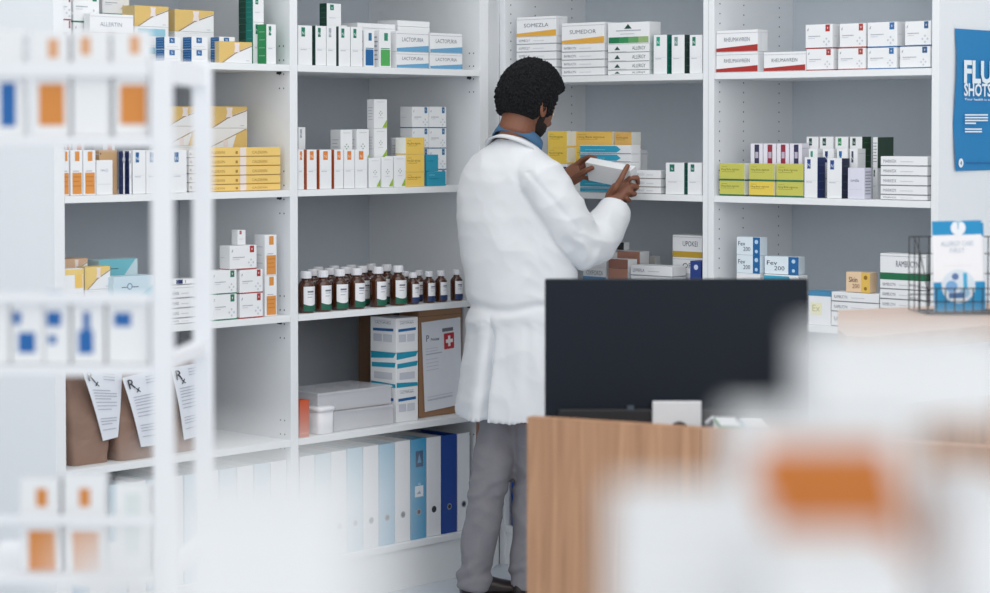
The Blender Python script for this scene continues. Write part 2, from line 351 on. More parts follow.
stack('L', 1, 104, 116, [142], .12, .05, window((214, 130, 90)), 'tall white coral-windowed', 'behind the brown carton')
stack('L', 1, 100, 118, [150], .035, .06, dict(body=(196, 160, 118), F=[(.05, .9, .1, .94, (90, 70, 50))]), 'tall kraft brown', 'on far left second shelf')
stack('L', 1, 97.5, 113.5, [160], .008, .02, dict(F=[('X', 'ORNELL', .5, .68, .05, (120, 124, 150), .5), ('O', .62, .7, .06, (220, 222, 232)), (.1, .3, .9, .31, (206, 208, 216))]), 'white lettered', 'leaning before the brown carton')
for a, b, nm in ((120, 123, 'left'), (126, 130, 'right')):
    stack('L', 1, a + 4, b + 2.6, [151], .012, .02, tagbox(NAVY, NAVY), 'slim navy-sided', ', %s of the navy pair on far left second shelf' % nm)
for a, b, nm in ((133.5, 146.5, 'leftmost'), (147, 162, 'middle'), (171.5, 187.5, 'rightmost')):
    stack('L', 1, a, b, [150], .01, .05, tagbox(BLU), 'tall white blue-tagged', ', %s of three on far left second shelf' % nm)
stack('L', 1, 189.5, 198, [183, 174, 166, 158, 150], .06, .12, thin(''.join('VERSA')), 'flat white', 'between blue-tagged and yellow cartons', name='flat_carton')
stack('L', 1, 205, 281, [185, 176, 166.5, 157, 147.5], .02, .05, slab_yellow(), 'long flat yellow', 'yellow stack on far left second shelf', name='flat_carton')
stack('L', 1, 166, 203, [166, 146, 126, 106], .135, .08, [blankside(), blankside(), diag(flip=True), diag()], ['plain white', 'plain white', 'gold and white diagonal', 'gold and white diagonal'], 'back left gold diagonal column')
stack('L', 1, 209, 248, [166, 148, 128, 106], .14, .08, [blankside(), blankside(), diag(flip=True), diag()], ['plain white', 'plain white', 'gold and white diagonal', 'gold and white diagonal'], 'behind the long yellow stack')
# third shelf, far left bay
tl = dict(body=(206, 228, 236), F=[('P', [(0, 0), (.62, 0), (.95, 1), (0, 1)], (120, 196, 210)), (.3, .45, .5, .5, (60, 110, 130)), ('O', .25, .55, .14, (60, 130, 150))], S=[])
tl2 = dict(body=(206, 226, 236), F=[(.2, .5, .62, .54, (110, 130, 150)), ('O', .4, .55, .15, (120, 150, 170)), ('O', .4, .55, .1, (206, 226, 236)), ('P', [(.55, 0), (1, 0), (1, .6)], (160, 208, 222))], S=[])
stack('L', 2, 64, 88, [305, 281, 259], .10, .08, [blankside(), blankside(), diag((214, 180, 150))], ['plain white', 'plain white', 'tan and white'], 'back left stack, far left third shelf')
stack('L', 2, 64, 84, [318, 294, 269], .008, .03, [blankside(), blankside(), dict(F=[(.55, .2, .95, .9, (240, 200, 110)), (.0, .75, 1, .98, (236, 206, 130))])], ['plain white', 'plain white', 'white and yellow'], 'front left stack, far left third shelf')
stack('L', 2, 85, 110.5, [312, 290, 267], .045, .04, [blankside(), blankside(), diag((236, 206, 130))], ['plain white', 'plain white', 'pale gold diagonal'], 'second front stack, far left third shelf')
stack('L', 2, 99, 138, [310, 278, 260], .12, .07, [blankside(), tl2, tl], ['plain white', 'pale blue', 'teal and pale blue'], 'rear blue stack, far left third shelf')
stack('L', 2, 113.5, 154, [300, 277], .02, .06, [blankside(), tl2], ['plain white', 'pale blue'], 'front blue stack, far left third shelf')
stack('L', 2, 170, 196.5, [319, 309, 299, 288.5, 286], .012, .06, [thin('VERSANOL')] * 4 + [blankside()], 'flat white lettered', 'flat stack, far left third shelf', name='flat_carton')
stack('L', 2, 174, 196, [279.5], .03, .05, dict(F=[(.1, .1, .4, .9, NAVY), (.5, .2, .55, .8, GRY)]), 'small navy-printed white', 'lying on the flat white stack', z0=on_x(174, 286, -.03).z + .004)
stack('L', 2, 212, 237, [295, 271], .012, .05, cornertag(GRN), 'white green-tagged', 'beside the rack post, far left third shelf')
stack('L', 2, 240, 263, [294, 270], .012, .05, cornertag(RED), 'white red-tagged', 'before orange windowed cartons, far left third shelf')
stack('L', 2, 229, 257, [(.001,)], .012, .05, cornertag(RED), 'white red-tagged', 'topping the tagged cartons, far left third shelf', z0=on_x(240, 270, -.012).z + .001) if False else None
zz = on_x(240, 270, -.012).z + .0008
stack('L', 2, 230, 257, [246], .014, .05, cornertag(RED), 'white red-tagged', 'topping the tagged cartons, far left third shelf', z0=zz)
stack('L', 2, 238, 246, [230], .03, .03, tagbox(RED), 'little white red-tagged', 'highest on far left third shelf', z0=on_x(230, 246, -.014).z + .0008)
stack('L', 2, 265, 277, [276, 235], .02, .05, window(ORG), 'tall white orange-windowed', 'column at right of far left third shelf')

# ---- second bay, top shelf
TB = 'top shelf beside the divider'
for a, b, c, s, nm in ((299, 313, GRN, None, 'first'), (316.2, 327, GRN, DGRN, 'second'), (327.2, 337, GRY, None, 'third'), (339.3, 351, GRN, (60, 84, 84), 'fourth'), (351.3, 363, GRN, None, 'fifth')):
    stack('L', 0, a, b, [25 + (a - 299) * .03], .012, .042, tagbox(c, s), 'white green-tagged' if c != GRY else 'white grey-tagged', ', %s from the divider, front of second bay top shelf' % nm, 'green tagged cartons on the second bay top shelf')
stack('L', 0, 327.5, 342, [27, 3], .07, .035, tagbox(GRN, DGRN), 'tall dark green-sided', 'rear green column, second bay top shelf')
stack('L', 0, 341.5, 348, [25], .075, .045, tagbox(GRN), 'slim green-tagged', 'peeking out behind the green-tagged row')
stack('L', 0, 365, 375, [30], .012, .04, half(BLU, (40, 110, 150)), 'tall white blue-panelled', 'on second bay top shelf')
stack('L', 0, 380, 391.5, [30], .012, .04, half((80, 170, 90), (46, 140, 110)), 'tall white green-panelled', 'on second bay top shelf')
stack('L', 0, 358, 396, [27.5, 22.5], .07, .12, blankside(), 'plain flat white', 'behind the blue-panelled carton, top shelf', z0=on_x(358, 33, -.07).z, name='flat_carton')
stack('L', 0, 360, 395, [33.5], .075, .11, blankside(), 'thick plain white', 'under two flat cartons, second bay top shelf')
stack('L', 0, 397, 429, [51.5, 30.5], .01, .06, lacto(), 'white blue-wedge LACTOPURIA', 'left column of the blue-wedge four')
stack('L', 0, 430.5, 462.5, [52.5, 32.5], .01, .06, lacto(), 'white blue-wedge LACTOPURIA', 'right column of the blue-wedge four')
stack('L', 0, 398, 430, [31, 26, 20], .08, .10, blankside(), 'plain flat white', 'behind the blue-wedge LACTOPURIA cartons', name='flat_carton')
# second shelf
OT = (222, 130, 60); OS = (196, 104, 60)
def orow(s): return dict(F=[(.3, .74, .68, .96, OT), ('X', 'N', .49, .79, .08, (240, 220, 200)), (.06, .48, .94, .485, (205, 208, 216)), (.15, .44, .6, .46, (200, 204, 212))], S=[(0, 0, 1, 1, OS)] if s else [])
for a, b, s, nm in ((298.6, 304.5, 0, 'first'), (307.3, 317.2, 1, 'second'), (320, 332, 1, 'third'), (334.6, 344, 1, 'fourth'), (344.4, 355, 0, 'fifth'), (355.6, 367.5, 0, 'sixth')):
    stack('L', 1, a, b, [149.5], .01, .045, orow(s), 'tall white orange-tagged', ', %s from the divider, second bay' % nm, 'orange tagged cartons on the second bay second shelf')
stack('L', 1, 299, 306, [165, 127], .09, .05, tagbox(GRY), 'grey-printed white', 'behind the first orange-tagged carton')
stack('L', 1, 341, 353, [165, 129.5], .07, .05, leaf(), 'white leaf-printed', 'behind fourth orange-tagged carton')
stack('L', 1, 357, 369.5, [165, 129], .07, .05, leaf(), 'white leaf-printed', 'behind sixth orange-tagged carton')
for a, b, nm in ((369.5, 381, 'left'), (382, 393.5, 'middle'), (394.5, 406, 'right')):
    stack('L', 1, a, b, [158 - (a - 369) * .08], .01, .045, leaf(), 'white green-leaf', ', %s of the front three, second bay' % nm, 'green leaf cartons of the second bay')
stack('L', 1, 374.5, 387.5, [158, 128.5, 99], .065, .035, leaf(), 'white green-leaf', 'leaf tower behind the front three')
stack('L', 1, 397.5, 404, [165, 137.5], .10, .03, leaf(), 'slim white', 'wedged behind the yellow stack')
stack('L', 1, 406, 424.5, [172.2, 154.5, 137.5], .01, .05, yellowbox((238, 200, 96)), 'plain yellow', 'yellow stack on second bay second shelf')
stack('L', 1, 427.3, 446, [171.5], .01, .05, dict(body=(40, 150, 180), F=[(.1, .75, .4, .78, (150, 214, 230)), (.1, .5, .6, .53, (20, 110, 140))], S=[], T=[]), 'bright teal', ', lower one before the blue-line cartons')
stack('L', 1, 426.3, 438.5, [154.5], .015, .05, dict(body=(40, 150, 180), F=[(.1, .6, .6, .63, (20, 110, 140))], S=[], T=[]), 'bright teal', ', upper one before the blue-line cartons', z0=on_x(427, 171.5, -.01).z + .0008)
bl = cornertag((40, 110, 160))
for a, b, nm in ((412.5, 429, 'left'), (429.5, 446.5, 'right')):
    stack('L', 1, a, b, [170, 148.5, 128, 106.5], .085, .06, bl, 'white blue-line', '%s column behind the teal cartons' % nm)
# fourth shelf: printed cartons
stack('L', 3, 396, 418, [388, 353, 318.5], .04, .125, [ribbon(), ribbon_teal(), ribbon()], ['white blue-banded', 'white teal-banded', 'white blue-banded'], 'stack on second bay fourth shelf')

# ---- bay behind the man
G2 = (226, 170, 66)
stack('R', 0, 516.5, 556, [68.3, 60.5, 52.5, 44.8, 37.3, 17.5], .012, .06, [thin('SOMECLY')] * 5 + [wedge('SOMEZLA', G2)], ['flat white'] * 5 + ['white gold-wedge'], 'stack above the man')
stack('R', 0, 561.5, 604, [68.3, 60.5, 52.5, 44.5, 23.5], .012, .06, [thin('BAMBUCYN')] * 4 + [wedge('SUMEDOR', G2)], ['flat white'] * 4 + ['white gold-wedge'], 'right of the stack above the man')
stack('R', 0, 607.5, 649, [70.5, 62, 53, 44.5, 23], .012, .06, [allergy()] * 4 + [green_head()], ['flat white ALLERGY'] * 4 + ['white green-banded'], 'stack on top shelf mid bay')
for a, b, s, c, nm in ((653, 666.5, (20, 128, 110), (20, 160, 130), 'left'), (671, 684, (40, 66, 60), (120, 150, 146), 'middle'), (689, 701.5, None, (24, 120, 90), 'right')):
    stack('R', 0, a, b, [35], .012, .06, tagbox(c, s), 'tall white tagged', ', %s of three left of the divider, top shelf' % nm)
YB = (236, 200, 80)
stack('R', 1, 548, 567, [178, 163.5, 147, 131], .012, .05, [dict(F=[(.1, .2, .5, .8, (120, 140, 170))]), dict(F=[(.05, .1, .4, .8, (110, 130, 160)), (.8, .1, .98, .8, NAVY)]), yellowbox(YB), yellowbox(YB)], ['white blue-printed', 'white blue-printed', 'yellow', 'yellow'], "yellow column nearest the man's face")
stack('R', 1, 575, 612.5, [178, 163, 147, 131.5], .06, .05, [blankside(), yellowbox(YB), yellowbox(YB), yellowbox((226, 186, 90))], ['plain white', 'yellow', 'yellow', 'dull yellow'], 'rear column behind the teal-banded cartons')
stack('R', 1, 614.5, 631.5, [165, 148, 132], .06, .05, [blankside(), blankside(), yellowbox((214, 170, 92))], ['plain white', 'plain white', 'brownish yellow'], 'short column right of the yellow cartons')
stack('R', 1, 580, 631, [187.5, 179, 170.5, 161.5, 153.5, 144.8], .004, .05, [tealband()] * 6, 'flat white teal-banded', 'stack behind the hands', name='flat_carton')
stack('R', 1, 636, 660.5, [186.8, 178.5, 170], .012, .05, thin('BRENDA', (150, 140, 140), (190, 190, 198)), 'flat white', 'right of his hands', name='flat_carton')
stack('R', 1, 632.6, 640, [150], .22, .04, blankside(), 'tall grey-white', 'deep behind the hands')
for a, b, s, nm in ((665.3, 684, (24, 96, 84), 'left'), (687.3, 701.5, None, 'right')):
    stack('R', 1, a, b, [162.5], .012, .035, tagbox((24, 110, 96), s), 'square white green-tagged', ', %s of two left of the divider' % nm)
# third shelf, mid bay (bottoms hidden by the monitor)
BR = (176, 128, 110)
stack('R', 2, 583, 606, [300, 282, 266.5, 252], .03, .08, [blankside(), blankside(), dict(F=[('X', 'OXFORDI', .5, .5, .3, (110, 120, 130), .7), (0, 0, 1, .4, (60, 140, 190))]), blankside()], ['plain white', 'plain white', 'white blue-based', 'plain white'], "under the man's elbow")
stack('R', 2, 608.5, 628, [305, 285, 268, 258.5], .02, .05, [blankside(), solid(BR), solid(BR), solid((150, 104, 90))], ['plain white', 'pinkish brown', 'pinkish brown', 'dark brown'], 'beside the elbow, left brown column')
stack('R', 2, 617.5, 640, [300, 262.5, 250.5], .09, .05, [blankside(), solid((60, 46, 46)), solid(BR)], ['plain white', 'black and brown', 'pinkish brown'], 'beside the elbow, rear brown column')
stack('R', 2, 616, 624, [242], .12, .03, solid((40, 42, 46)), 'small black', 'topping the rear brown column', z0=on_y(617.5, 250.5, .09).z + .001)
stack('R', 2, 650, 655, [256], .2, .03, solid((206, 204, 200)), 'slim beige', 'upright deep in the mid bay')
stack('R', 2, 630.5, 672, [305, 290, 275, 264.5], .012, .075, [blankside(), blankside(), thin('LIVPERLA'), thin('LIVPERLA')], ['plain white', 'plain white', 'flat white', 'flat white'], 'stack just above the monitor')
stack('R', 2, 672.5, 702, [300, 278, 256.5, 234.5], .10, .08, [blankside(), blankside(), opp('OPO', (200, 204, 210)), opp('UPOKEI', (196, 160, 50))], ['plain white', 'plain white', 'white lettered', 'white gold-banded'], 'stack left of the divider above the monitor')
stack('R', 2, 690, 701, [300, 283, 260.5], .012, .05, [blankside(), blankside(), dict(body=(34, 60, 130), F=[('O', .55, .72, .12, (200, 214, 240))], S=[])], ['plain white', 'plain white', 'navy round-logo'], 'next to the divider, above the monitor')

# ---- right bay
stack('R', 0, 715.6, 757, [52.5, 30.8], .008, .055, wedge('RHEUMAWREIN', RED), 'white red-wedge RHEUMAWREIN', 'two-high stack at left of right bay')
stack('R', 0, 763, 804.5, [52.3], .008, .055, wedge('RHEUMAWREIN', RED), 'white red-wedge RHEUMAWREIN', 'lying single on the top shelf')
for a, b, a2, b2, t1, t2, c, c2, nm in ((805.5, 832.5, 804.5, 831.5, 49.2, 24.8, RED, RED, 'leftmost'), (837, 864.5, 838.5, 864.5, 48.5, 23.8, (176, 60, 50), (176, 60, 50), 'second'), (866.3, 895.5, 866.3, 896, 48, 22.6, (40, 110, 170), (40, 110, 170), 'third'), (898.5, 929, 903.5, 929.5, 46.8, 21.5, (30, 90, 140), (30, 90, 140), 'rightmost')):
    cn = 'red' if c[0] > 100 else 'blue'
    stack('R', 0, a, b, [t1], .012, .06, cornertag(c), 'white %s-tagged' % cn, 'below, %s column on the top shelf of right bay' % nm, 'tagged cartons on the right bay top shelf')
    stack('R', 0, a2, b2, [t2], .016, .055, cornertag(c2), 'white %s-tagged' % cn, 'above, %s column on the top shelf of right bay' % nm, 'tagged cartons on the right bay top shelf', z0=on_y(a, t1, .012).z + .0008)
YG = (200, 198, 92); YG2 = (232, 204, 84); GB = (40, 110, 80)
for a, b, c, nm in ((719.3, 744.3, YG, 'left'), (748.8, 774.2, YG2, 'middle'), (776, 803, YG, 'right')):
    stack('R', 1, a, b, [180.3 + (a - 719) * .02, 163 + (a - 719) * .01], .008, .045, [yellowbox(c, GB), yellowbox(YG, GB)], 'yellow-green' if c != YG2 else ['golden yellow', 'yellow-green'], '%s column of the right bay' % nm, 'yellow green cartons in the right bay')
pal = dict
for a, b, c, nm in ((750, 762.2, (50, 48, 80), 'first'), (762.8, 775.5, MAR, 'second'), (776.2, 788.5, MAR, 'third'), (789.2, 801.5, (50, 48, 90), 'fourth')):
    cn = 'maroon' if c == MAR else 'navy'
    stack('R', 1, a, b, [143.3], .07, .04, dict(body=(232, 230, 240), F=[(.34, .62, .72, .98, c), (.4, .72, .66, .84, (190, 180, 200)), (.1, .3, .7, .33, INK)]), 'lilac white %s-tagged' % cn, ', %s behind the yellow-green row' % nm, 'lilac white cartons behind the yellow green row')
for k, (a, b, c) in enumerate(((805.8, 817.5, DGRN), (819, 832.5, DGRN), (834.5, 847.5, (30, 140, 80)), (849, 861.5, DGRN))):
    nm = ('first', 'second', 'third', 'fourth')[k]
    stack('R', 1, a, b, [168, 136.5], .115, .05, [tagbox(c), tagbox(c, (48, 84, 62) if k == 3 else None)], 'white green-tagged', '%s rear column of the right bay' % nm, 'green tagged rear cartons of the right bay')
stack('R', 1, 872, 877, [168, 137], .12, .09, [tagbox(DGRN), dict(F=lines(.1, .9, (.2, .3, .4, .5, .6, .7, .8), (120, 140, 130)), S=[(.0, 0, 1, 1, (60, 84, 70))])], 'narrow dark green-sided', 'right end of the rear green row')
for k, (a, b, c) in enumerate(((808, 817, (40, 150, 130)), (822, 833, NAVY), (836, 847, BLU), (849, 857, (60, 70, 90)))):
    nm = ('first', 'second', 'third', 'fourth')[k]
    stack('R', 1, a, b, [148.5], .062, .045, tagbox(c), 'tall white', ', %s of the middle row, right bay' % nm, 'tall white cartons of the middle row')
for a, b, t, s, nm in ((803.8, 817, 157, NAVY, 'left'), (826.5, 841.3, 158, (30, 40, 70), 'right')):
    stack('R', 1, a, b, [t], .008, .042, tagbox((30, 66, 140), s), 'tall white navy-sided', ', %s of the pair in right bay' % nm)
stack('R', 1, 847.3, 864, [167.5], .008, .04, dict(body=(222, 222, 236), F=[('X', 'orela', .42, .55, .1, (90, 94, 130), .5), (.1, .3, .8, .31, (200, 202, 220))], S=lines(.1, .9, (.15, .25, .35, .45, .55, .65, .75, .85), (150, 152, 170), .03)), 'pale lilac lettered', 'before the rear green row')
stack('R', 1, 880, 926.8, [194.5, 185.3, 175.6, 165.8, 156], .008, .06, thin('MARKEX', (120, 122, 130), (120, 124, 136)), 'flat white MARKEX', 'right end of right bay', name='flat_carton')
# third shelf, right bay
stack('R', 2, 736.5, 760, [300, 286, 272.5, 254.5, 236.5], .03, .04, [blankside(), blankside(), blankside(), fev(), fev()], ['plain white', 'plain white', 'plain white', 'blue and white', 'blue and white'], 'column above the left of the monitor')
stack('R', 2, 764, 798.5, [300, 286, 274], .03, .05, [blankside(), blankside(), tealband()], ['plain white', 'plain white', 'white blue-ended'], 'low stack above the monitor')
stack('R', 2, 764.5, 796.5, [255.8], .04, .04, fev(), 'wide blue and white', 'resting on the low stack above the monitor', z0=on_y(764, 274, .03).z + .001, rot=6)
stack('R', 2, 808.5, 831, [290.5], .015, .05, dict(F=[(.0, .86, 1, 1, (70, 140, 180)), (.1, .3, .6, .66, (240, 236, 200)), ('X', 'Ex', .35, .4, .2, (190, 186, 130))], S=[(0, .86, 1, 1, (70, 140, 180))], T=[(0, 0, 1, 1, (80, 150, 190))]), 'white blue-topped', 'at the right edge of the monitor')
stack('R', 2, 831.5, 879, [311, 301, 291.3], .012, .06, thin('RAMBUCYN', (110, 116, 120), INK), 'flat white lettered', 'stack under the tan carton', name='flat_carton')
stack('R', 2, 846, 870, [271.5], .02, .04, skin(), 'tan and yellow', 'lying on the flat white stack', z0=on_y(831.5, 291.3, .012).z + .001)
stack('R', 2, 880, 926, [308.5, 298.5, 288.5, 278.8, 253], .012, .06, [thin('RAMBUCYN', (110, 116, 120), INK)] * 4 + [opp('RAMBUCYN', (20, 110, 70))], ['flat white'] * 4 + ['white green-banded'], 'stack beside the wire basket')

# ------------------------------------------------------------------ bottles
AMB = mat((70, 34, 15), .12, grain=.15, scale=12, coat=.6); CAP = mat((232, 233, 238), .45)
def bottle(h, r, low, name='medicine_bottle'):
    t = empty(name)
    mb = MB(); hb = h * .8
    mb.lathe([(r * .9, 0), (r, .004), (r, hb * .78), (r * .96, hb * .84), (r * .72, hb * .93), (r * .5, hb * .97), (r * .5, h * .84)], AMB, 28); mb.build('glass_body', t, True)
    mb = MB(); rc = r * .62; mb.lathe([(rc * .96, h * .83), (rc, h * .84), (rc, h * .985), (rc * .9, h)], CAP, 28)
    for k in range(14):
        a = 2 * PI * k / 14; mb.box(rc * math.cos(a) - .0005, rc * math.sin(a) - .0005, h * .845, rc * math.cos(a) + .0005, rc * math.sin(a) + .0005, h * .97, CAP)
    mb.build('cap', t)
    mb = MB(); lw = mat((238, 239, 242)); lo = mat(low); ink = mat(INK); R = r * 1.015
    def patch(a0, a1, z0, z1, m, rr, wav=0):
        n = 14
        for k in range(n):
            p, q = a0 + (a1 - a0) * k / n, a0 + (a1 - a0) * (k + 1) / n
            s0 = wav * math.sin(k / n * PI); s1 = wav * math.sin((k + 1) / n * PI)
            mb.quad([(rr * math.sin(p), -rr * math.cos(p), z0), (rr * math.sin(q), -rr * math.cos(q), z0), (rr * math.sin(q), -rr * math.cos(q), z1 - s1), (rr * math.sin(p), -rr * math.cos(p), z1 - s0)], m)
    patch(-.95, .8, .006, hb * .80, lw, R); patch(-.95, .8, .006, hb * .28, lo, R + .0003, .006 if low[1] > 80 else 0)
    for k, zz in enumerate((.62, .56, .47)): patch(-.5, .3 - .2 * (k == 2), hb * zz, hb * (zz + (.022 if k else .05)), ink if k == 0 else mat(GRY), R + .0003)
    mb.build('label', t); return t
hB = on_x(305, 271.5, -.04).z - LZ[2]; hS = on_x(441, 270.5, -.04).z - LZ[2]
proto = {'g': bottle(hB, .0285, (20, 96, 74)), 'n': bottle(hS, .0215, (34, 56, 104))}
first = {'g': True, 'n': True}
def put_bottle(kind, px, setb, lab, grp):
    p = on_x(px, 300, -setb)
    if first[kind]: o = proto[kind]; first[kind] = False
    else:
        o = proto[kind].copy(); COL.objects.link(o)
        for ch in proto[kind].children: c = ch.copy(); COL.objects.link(c); c.parent = o
    o.location = (-setb, p.y, LZ[2] + .0005); o.rotation_euler = (0, 0, PI / 2 + random.uniform(-.12, .12)); tag(o, lab, 'bottle', grp); return o
on = ['first', 'second', 'third', 'fourth', 'fifth', 'sixth', 'seventh', 'eighth', 'ninth', 'tenth']
for k, x in enumerate((306, 322.7, 339.5, 356.5, 378, 398)):
    put_bottle('g', x, .04, 'amber bottle with green-footed label, %s from the divider in the front row' % on[k], 'amber bottles with green labels in front')
for k, x in enumerate((413, 429, 441, 456.5)):
    put_bottle('n', x, .035 - (k == 0) * .0, 'small amber bottle with navy-footed label, %s in the front row' % on[k], 'small amber bottles with navy labels in front')
for k, x in enumerate((313, 329.5, 345.5, 362, 386.5)):
    put_bottle('g', x, .115, 'amber bottle standing in the second row, %s from the divider' % on[k], 'amber bottles in the second row')
for k, x in enumerate((318, 334, 351, 371)):
    put_bottle('g', x, .19, 'amber bottle standing in the third row, %s from the divider' % on[k], 'amber bottles in the third row')
for k, x in enumerate((405.5, 418.5)):
    put_bottle('n', x, .105, 'small amber bottle behind the navy-footed front ones, %s of two' % on[k], 'small amber bottles behind')

# ------------------------------------------------------------------ binders
def binder(unit, x0, x1, ytop, c, lab, grp=None, ring=(150, 155, 165), hazy=False, plate=False, setb=.02):
    L_ = unit == 'L'; f = (lambda x, y: on_x(x, y, -setb)) if L_ else (lambda x, y: on_y(x, y, setb))
    A, B = f(x0, 480), f(x1, 480); w = abs(B.y - A.y) if L_ else abs(B.x - A.x); z = zsurf(unit, 4); h = f(x0, ytop).z - z; d = .27
    t = empty('ring_binder', (-setb, A.y, z) if L_ else (A.x, setb, z), PI / 2 if L_ else 0); tag(t, lab, 'binder', grp)
    m = mat(c, .4, grain=.02); mb = MB(); w -= .002
    mb.box(0, 0, 0, w, .003, h, m, .001); mb.box(0, .003, 0, .003, d, h, m); mb.box(w - .003, .003, 0, w, d, h, m); mb.build('cover', t)
    mb = MB(); mb.box(.005, .012, .006, w - .005, d - .01, h - .012, mat((236, 236, 232))); mb.build('paper_block', t)
    mb = MB(); cx, cz, r = w / 2, h * .27, .0115
    mb.quad([(cx + r * math.cos(k * PI / 10), -.0006, cz + r * math.sin(k * PI / 10)) for k in range(20)], mat(ring, .3, .6))
    mb.quad([(cx + r * .62 * math.cos(k * PI / 10), -.0010, cz + r * .62 * math.sin(k * PI / 10)) for k in range(20)], mat((36, 40, 52))); mb.build('finger_ring', t)
    if plate:
        mb = MB(); mb.quad([(w * .3, -.0006, h * .72), (w * .78, -.0006, h * .72), (w * .78, -.0006, h * .88), (w * .3, -.0006, h * .88)], mat((24, 70, 110)))
        mb.quad([(w * .4, -.0009, h * .76), (w * .68, -.0009, h * .76), (w * .54, -.0009, h * .85)], mat((90, 150, 190)))
        put_text(mb, 'FILE', .012, (w * .62, -.0009, h * .52), (0, 0, 1), (-1, 0, 0), mat((190, 226, 240)))
        mb.quad([(w * .25, -.0006, h * .42), (w * .8, -.0006, h * .42), (w * .8, -.0006, h * .53), (w * .25, -.0006, h * .53)], mat((226, 232, 240)))
        mb.quad([(w * .35, -.0009, h * .45), (w * .65, -.0009, h * .45), (w * .55, -.0009, h * .48)], mat((150, 160, 180))); mb.build('spine_label', t)
    return t
BW = (234, 236, 240); TL = (40, 150, 196); PB = (150, 196, 222)
lst = [(457.8, 470, 434, BW, 'white', 'between the royal blue binder and the panel'), (441.7, 457.3, 436, (20, 66, 150), 'royal blue', 'second from the right on the bottom shelf'),
       (427, 441.3, 438, BW, 'white', 'directly left of the royal blue binder'), (411, 426.6, 440, TL, 'turquoise', 'with a small white spine sticker'), (395.5, 410.6, 442, BW, 'white', 'directly left of the turquoise binder'),
       (379.5, 395, 445, PB, 'pale blue', 'third coloured one from the man'), (363.5, 379, 447, BW, 'white', 'directly left of the pale blue binder'), (347.5, 363, 449, (180, 212, 228), 'misty blue', 'fourth coloured one from the man'),
       (331.5, 347, 452, BW, 'white', 'directly left of the misty blue binder'), (315.5, 331, 455, (196, 220, 228), 'pale teal', 'fifth coloured one from the man'), (300, 315, 457, BW, 'white', 'first after the divider')]
for k, (a, b, t, c, cn, wh) in enumerate(lst):
    binder('L', a, b, t, c, '%s ring binder %s' % (cn, wh), 'ring binders on the second bay bottom shelf', ring=(60, 62, 70) if cn == 'white' and k == 2 else (150, 155, 165), plate=(c == TL))
xs = [271, 254.5, 237.5, 220, 202.5, 184.5, 166.5, 148, 129, 109.5, 90]
for k, x in enumerate(xs):
    c, cn = ((BW, 'white'), ((190, 214, 226), 'pale blue'))[k % 2]
    binder('L', x, x + 16 + k * .12, 462 + k * 2.6, c, '%s ring binder, %s leftwards of the divider, far left bottom shelf' % (cn, (on + ['eleventh'])[k]), 'ring binders on the far left bottom shelf')
for k, (a, b, c, cn) in enumerate(((511.5, 521, (24, 76, 160), 'royal blue'), (522, 533, BW, 'white'), (534, 546, TL, 'turquoise'), (547, 561, BW, 'white'))):
    binder('R', a, b, 452, c, "%s ring binder behind the man's legs%s" % (cn, ', outer one' if k == 3 else ''), "ring binders behind the man's legs")

# ------------------------------------------------------------------ paper bags, trays and the kraft carton (fourth shelf)
KR = mat((146, 118, 104), .8, grain=.2, scale=14, bump=.9)
def rx_sheet(mb, pts, lift=.0):
    """pts: four corners TL, TR, BR, BL in 3-D; prints an Rx and text lines"""
    TL_, TR_, BR_, BL_ = [Vector(p) for p in pts]; m = mat((232, 236, 244), .6, grain=.01)
    N = 10; n = (TR_ - TL_).cross(BL_ - TL_).normalized()
    if n.dot(CAM - TL_) < 0: n = -n
    def at(u, v): 
        a = TL_.lerp(TR_, u); b = BL_.lerp(BR_, u); return a.lerp(b, v) + n * (.006 * math.sin(v * PI) * (1 - u * .5))
    for i in range(N):
        for j in range(4):
            mb.quad([at(j / 4, (i + 1) / N), at((j + 1) / 4, (i + 1) / N), at((j + 1) / 4, i / N), at(j / 4, i / N)], m)
    ex = (TR_ - TL_); ey = (TL_ - BL_); W = ex.length; H = ey.length; ex = ex.normalized(); ey = ey.normalized(); nn = n * .003
    ink = mat((40, 42, 52)); g = mat((176, 180, 192))
    return at, ex, ey, W, H, n, ink, g
def sheet_rx(t, pts):
    mb = MB(); at, ex, ey, W, H, n, ink, g = rx_sheet(mb, pts)
    put_text(mb, 'R', .030, at(.08, .17) + n * .003, ex, ey, ink, 'l', .01); put_text(mb, 'x', .022, at(.22, .235) + n * .003, ex, ey, ink, 'l', .01)
    for k, v in enumerate([.06, .1, .14, .3, .34, .38, .42, .47, .52, .57, .7, .74, .78, .86]):
        u0, u1 = (.5, .8) if v < .2 else (.12, .85 - .2 * (k % 3 == 0)); a = at(u0, v) + n * .0025; b = at(u1, v) + n * .0025
        mb.quad([a, b, b + ey * .0025, a + ey * .0025], g)
    o = mb.build('prescription_sheet', t); o['label'] = 'white Rx prescription sheet'; return o
